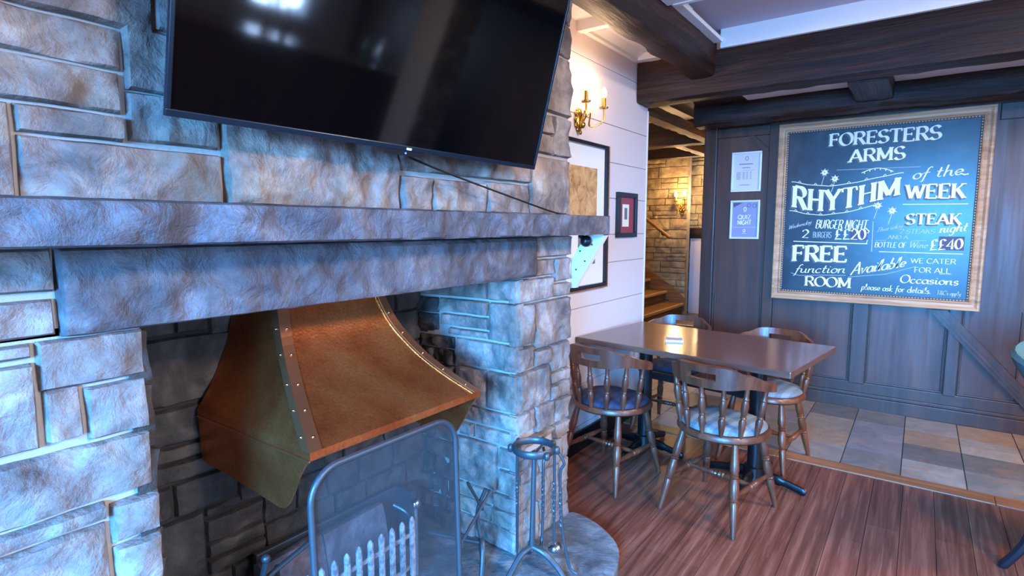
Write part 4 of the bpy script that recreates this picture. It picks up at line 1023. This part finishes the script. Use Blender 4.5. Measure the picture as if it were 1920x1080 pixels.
# ------------------------------------------------------------------ the stair lobby beyond the white wall
bm = B(); tintlayer(bm); OS = Vector((0, 8.82, 0))
box(bm, -5.6, -3.02, 8.83, 9.0, 0, 3.2, 0, 1)
courses(bm, OS, X, Z, -Y, -4.2, -3.0, .0, 2.75, (.09, .19), (.22, .5), res=.04, depth=.03, rough=1.6)
struct('wall_stairs', bm, ['stair_stone', 'mortar'], None, True)
bm = B(); tintlayer(bm); OS = Vector((0, 9.3, 0)); box(bm, -3.6, -1.2, 9.31, 9.45, 0, 3.2, 0, 1)
courses(bm, OS, X, Z, -Y, -3.4, -2.2, .0, 2.9, (.1, .2), (.15, .32), res=.04, depth=.03, rough=1.8)
struct('wall_lobby', bm, ['stair_stone', 'mortar'], None, True)
bm = B(); box(bm, -5.7, -5.6, 4.0, 9.4, 0, 3.2); box(bm, -5.6, XW-.12, 3.95, 4.04, 0, 3.2); box(bm, -1.55, -1.45, 5.22, 9.4, 0, 3.2); struct('wall_lobby_side', bm, 'white')
bm = B(); box(bm, -5.7, -1.3, 3.95, 9.4, 2.9, 3.0); struct('ceiling_lobby', bm, 'ceil')
bm = B(); box(bm, -3.07, -2.86, 9.2, 9.26, .0, 1.24, .004); tag(obj('white_panel', bm, 'white'), 'pale panel standing against the bright stone wall past the stairs', 'panel')
bm = B(); rough_beam(bm, -3.10, -2.86, 9.17, 9.27, 1.24, 1.41, .004); tag(obj('timber_lintel', bm, 'beam', None, True), 'short dark timber over the pale panel beyond the stairs', 'beam')
stp = thing('staircase', 'wooden staircase rising to the left along the honey stone wall', 'staircase', (-2.99, 8.0, 0))
for i in range(9):
    z_ = .228+.18*i; x_ = -.28*i
    bm = B(); box(bm, x_-.30, x_+.012, -1.0, .71, z_-.035, z_, .006); obj('tread', bm, 'stairwood', stp); bm = B(); box(bm, x_-.02, x_+.018, -1.0, .71, z_-.037, z_+.002, .006); obj('nosing', bm, 'nosing', stp)
    bm = B(); box(bm, x_-.30, x_-.01, -.98, .71, z_-.18 if i else 0.0, z_-.035); obj('riser', bm, 'old_oak', stp)
bm = B(); prism(bm, [(.02, .10), (.02, .30), (-.1, .42), (-2.5, 1.96), (-2.5, 1.66)], 1, .712, .735); obj('stringer', bm, 'stairwood', stp)
hr = thing('handrail', 'wooden handrail sloping up the honey stone wall above the stairs', 'handrail', (-3.15, 8.66, 0))
bm = B(); tube(bm, [(-.06, 0, 1.255), (-2.0, 0, 2.70)], .03, 10); obj('rail', bm, 'stairwood', hr, True)
for q in (.15, .8): bm = B(); tube(bm, [(-.06-q, 0, 1.24+q*.745), (-.06-q, .05, 1.19+q*.745), (-.06-q, .12, 1.19+q*.745)], .012, 8); obj('bracket', bm, 'black', hr, True)
sconce('wall_sconce', 'glowing twin candle wall light on the corner of the stone stair wall', (-3.09, 8.76, 1.72), [(-.05, -.10, .1), (.09, -.10, .12)], 1.25)
bpy.data.objects['wall_sconce'].rotation_euler = (0, 0, 0)
point('stair_light', (-3.03, 8.5, 1.95), (1, .62, .28), 30, .05); point('lobby_light', (-2.75, 8.9, 1.9), (1, .72, .4), 24, .05)
point('stair_upper_light', (-3.0, 6.2, 2.0), (1, .66, .34), 40, .08)
bm = B(); rough_beam(bm, -1.93, -1.80, 4.1, 7.3, 2.30, 2.405, .006, .06); tag(obj('ceiling_beam', bm, 'orangewood', None, True), 'warm-lit honey oak beam leading back into the stair lobby', 'beam')
bm = B(); rough_beam(bm, -5.4, -1.56, 6.3, 6.5, 2.34, 2.62, .008, .07); tag(obj('ceiling_beam', bm, 'beam', None, True), 'dark beam across the stair lobby, just behind the honey oak beam', 'beam')
bm = B(); rough_beam(bm, -2.45, -2.33, 6.5, 9.2, 2.36, 2.46, .006, .06); tag(obj('ceiling_beam', bm, 'orangewood', None, True), 'lower warm oak beam at the rear of the stair lobby', 'beam')
bm = B(); rough_beam(bm, -5.4, -1.6, 8.1, 8.3, 2.42, 2.7, .008, .08); tag(obj('ceiling_beam', bm, 'beam', None, True), 'rearmost dark beam in the stair lobby, close to the honey stone wall', 'beam')

# ------------------------------------------------------------------ the rest of the room (mirrored in the television)
def window(n, p0, p1, axis, zs):
    bm = B(); a0, a1 = p0, p1
    def bx(u0, u1, z0, z1, d0, d1):
        if axis == 0: box(bm, XR-d1, XR-d0, u0, u1, z0, z1)
        else: box(bm, u0, u1, YR+d0, YR+d1, z0, z1)
    for u in (a0, (a0+a1)/2, a1): bx(u-.03, u+.03, zs[0], zs[1], 0, .05)
    for z in zs: bx(a0-.03, a1+.03, z-.03, z+.03, 0, .05)
    o = struct('window_%d' % n, bm, 'trim')
    bm = B(); bx(a0, a1, zs[0], zs[1], .002, .008); obj('window_pane', bm, 'pane', o)
window(1, 3.6, 4.4, 0, (1.15, 1.95)); window(2, -.7, 1.3, 0, (.75, 2.1)); window(3, -.4, .9, 1, (.7, 1.95))
bc = thing('bar_counter', 'dark wooden bar counter across the room, mirrored in the television', 'bar', (3.3, 3.2, 0))
bm = B(); box(bm, 0, .5, -1.7, 1.8, 0, 1.0); obj('counter_front', bm, 'panel', bc)
bm = B(); box(bm, -.06, .56, -1.75, 1.85, 1.0, 1.05, .01); obj('counter_top', bm, 'tabletop', bc)
for i, (y_, mt_) in enumerate([(3.3, 'redglass'), (3.5, 'redglass'), (4.55, 'greenglass'), (4.75, 'chrome')]):
    bm = B(); turned(bm, (3.5, y_, 1.05), (3.5, y_, 1.38), [(0, .04), (.6, .04), (.75, .015), (1, .015)], 14)
    tag(obj('bottle', bm, mt_, None, True), ['red bottle on the bar at the window end, mirrored in the television', 'red bottle second from the window end of the bar, mirrored in the television', 'green bottle on the bar, mirrored in the television', 'steel bottle on the bar beside the green one, mirrored in the television'][i], 'bottle', 'bottles on the bar')
bm = B(); tintlayer(bm); box(bm, 2.0, 2.38, 4.15, 4.55, 0, 2.4, 0, 1); courses(bm, Vector((1.995, 0, 0)), Y, Z, -X, 4.15, 4.55, 0, 2.4, res=.05)
struct('wall_pillar', bm, ['stone', 'mortar'], None, True)
for i, (x_, y_) in enumerate(((1.9, .9), (1.5, 3.0))):  # disc fixtures made up for the two added fill lights, out of view
    bm = B(); turned(bm, (x_, y_, 2.575 if i == 0 else 2.68), (x_, y_, 2.54), [(0, .06), (.4, .2), (1, .22)], 24)
    tag(obj('ceiling_lamp', bm, 'trim', None, True), ['round white ceiling lamp over the middle of the room', 'round white ceiling lamp in the recessed ceiling'][i], 'lamp', 'ceiling lamps')
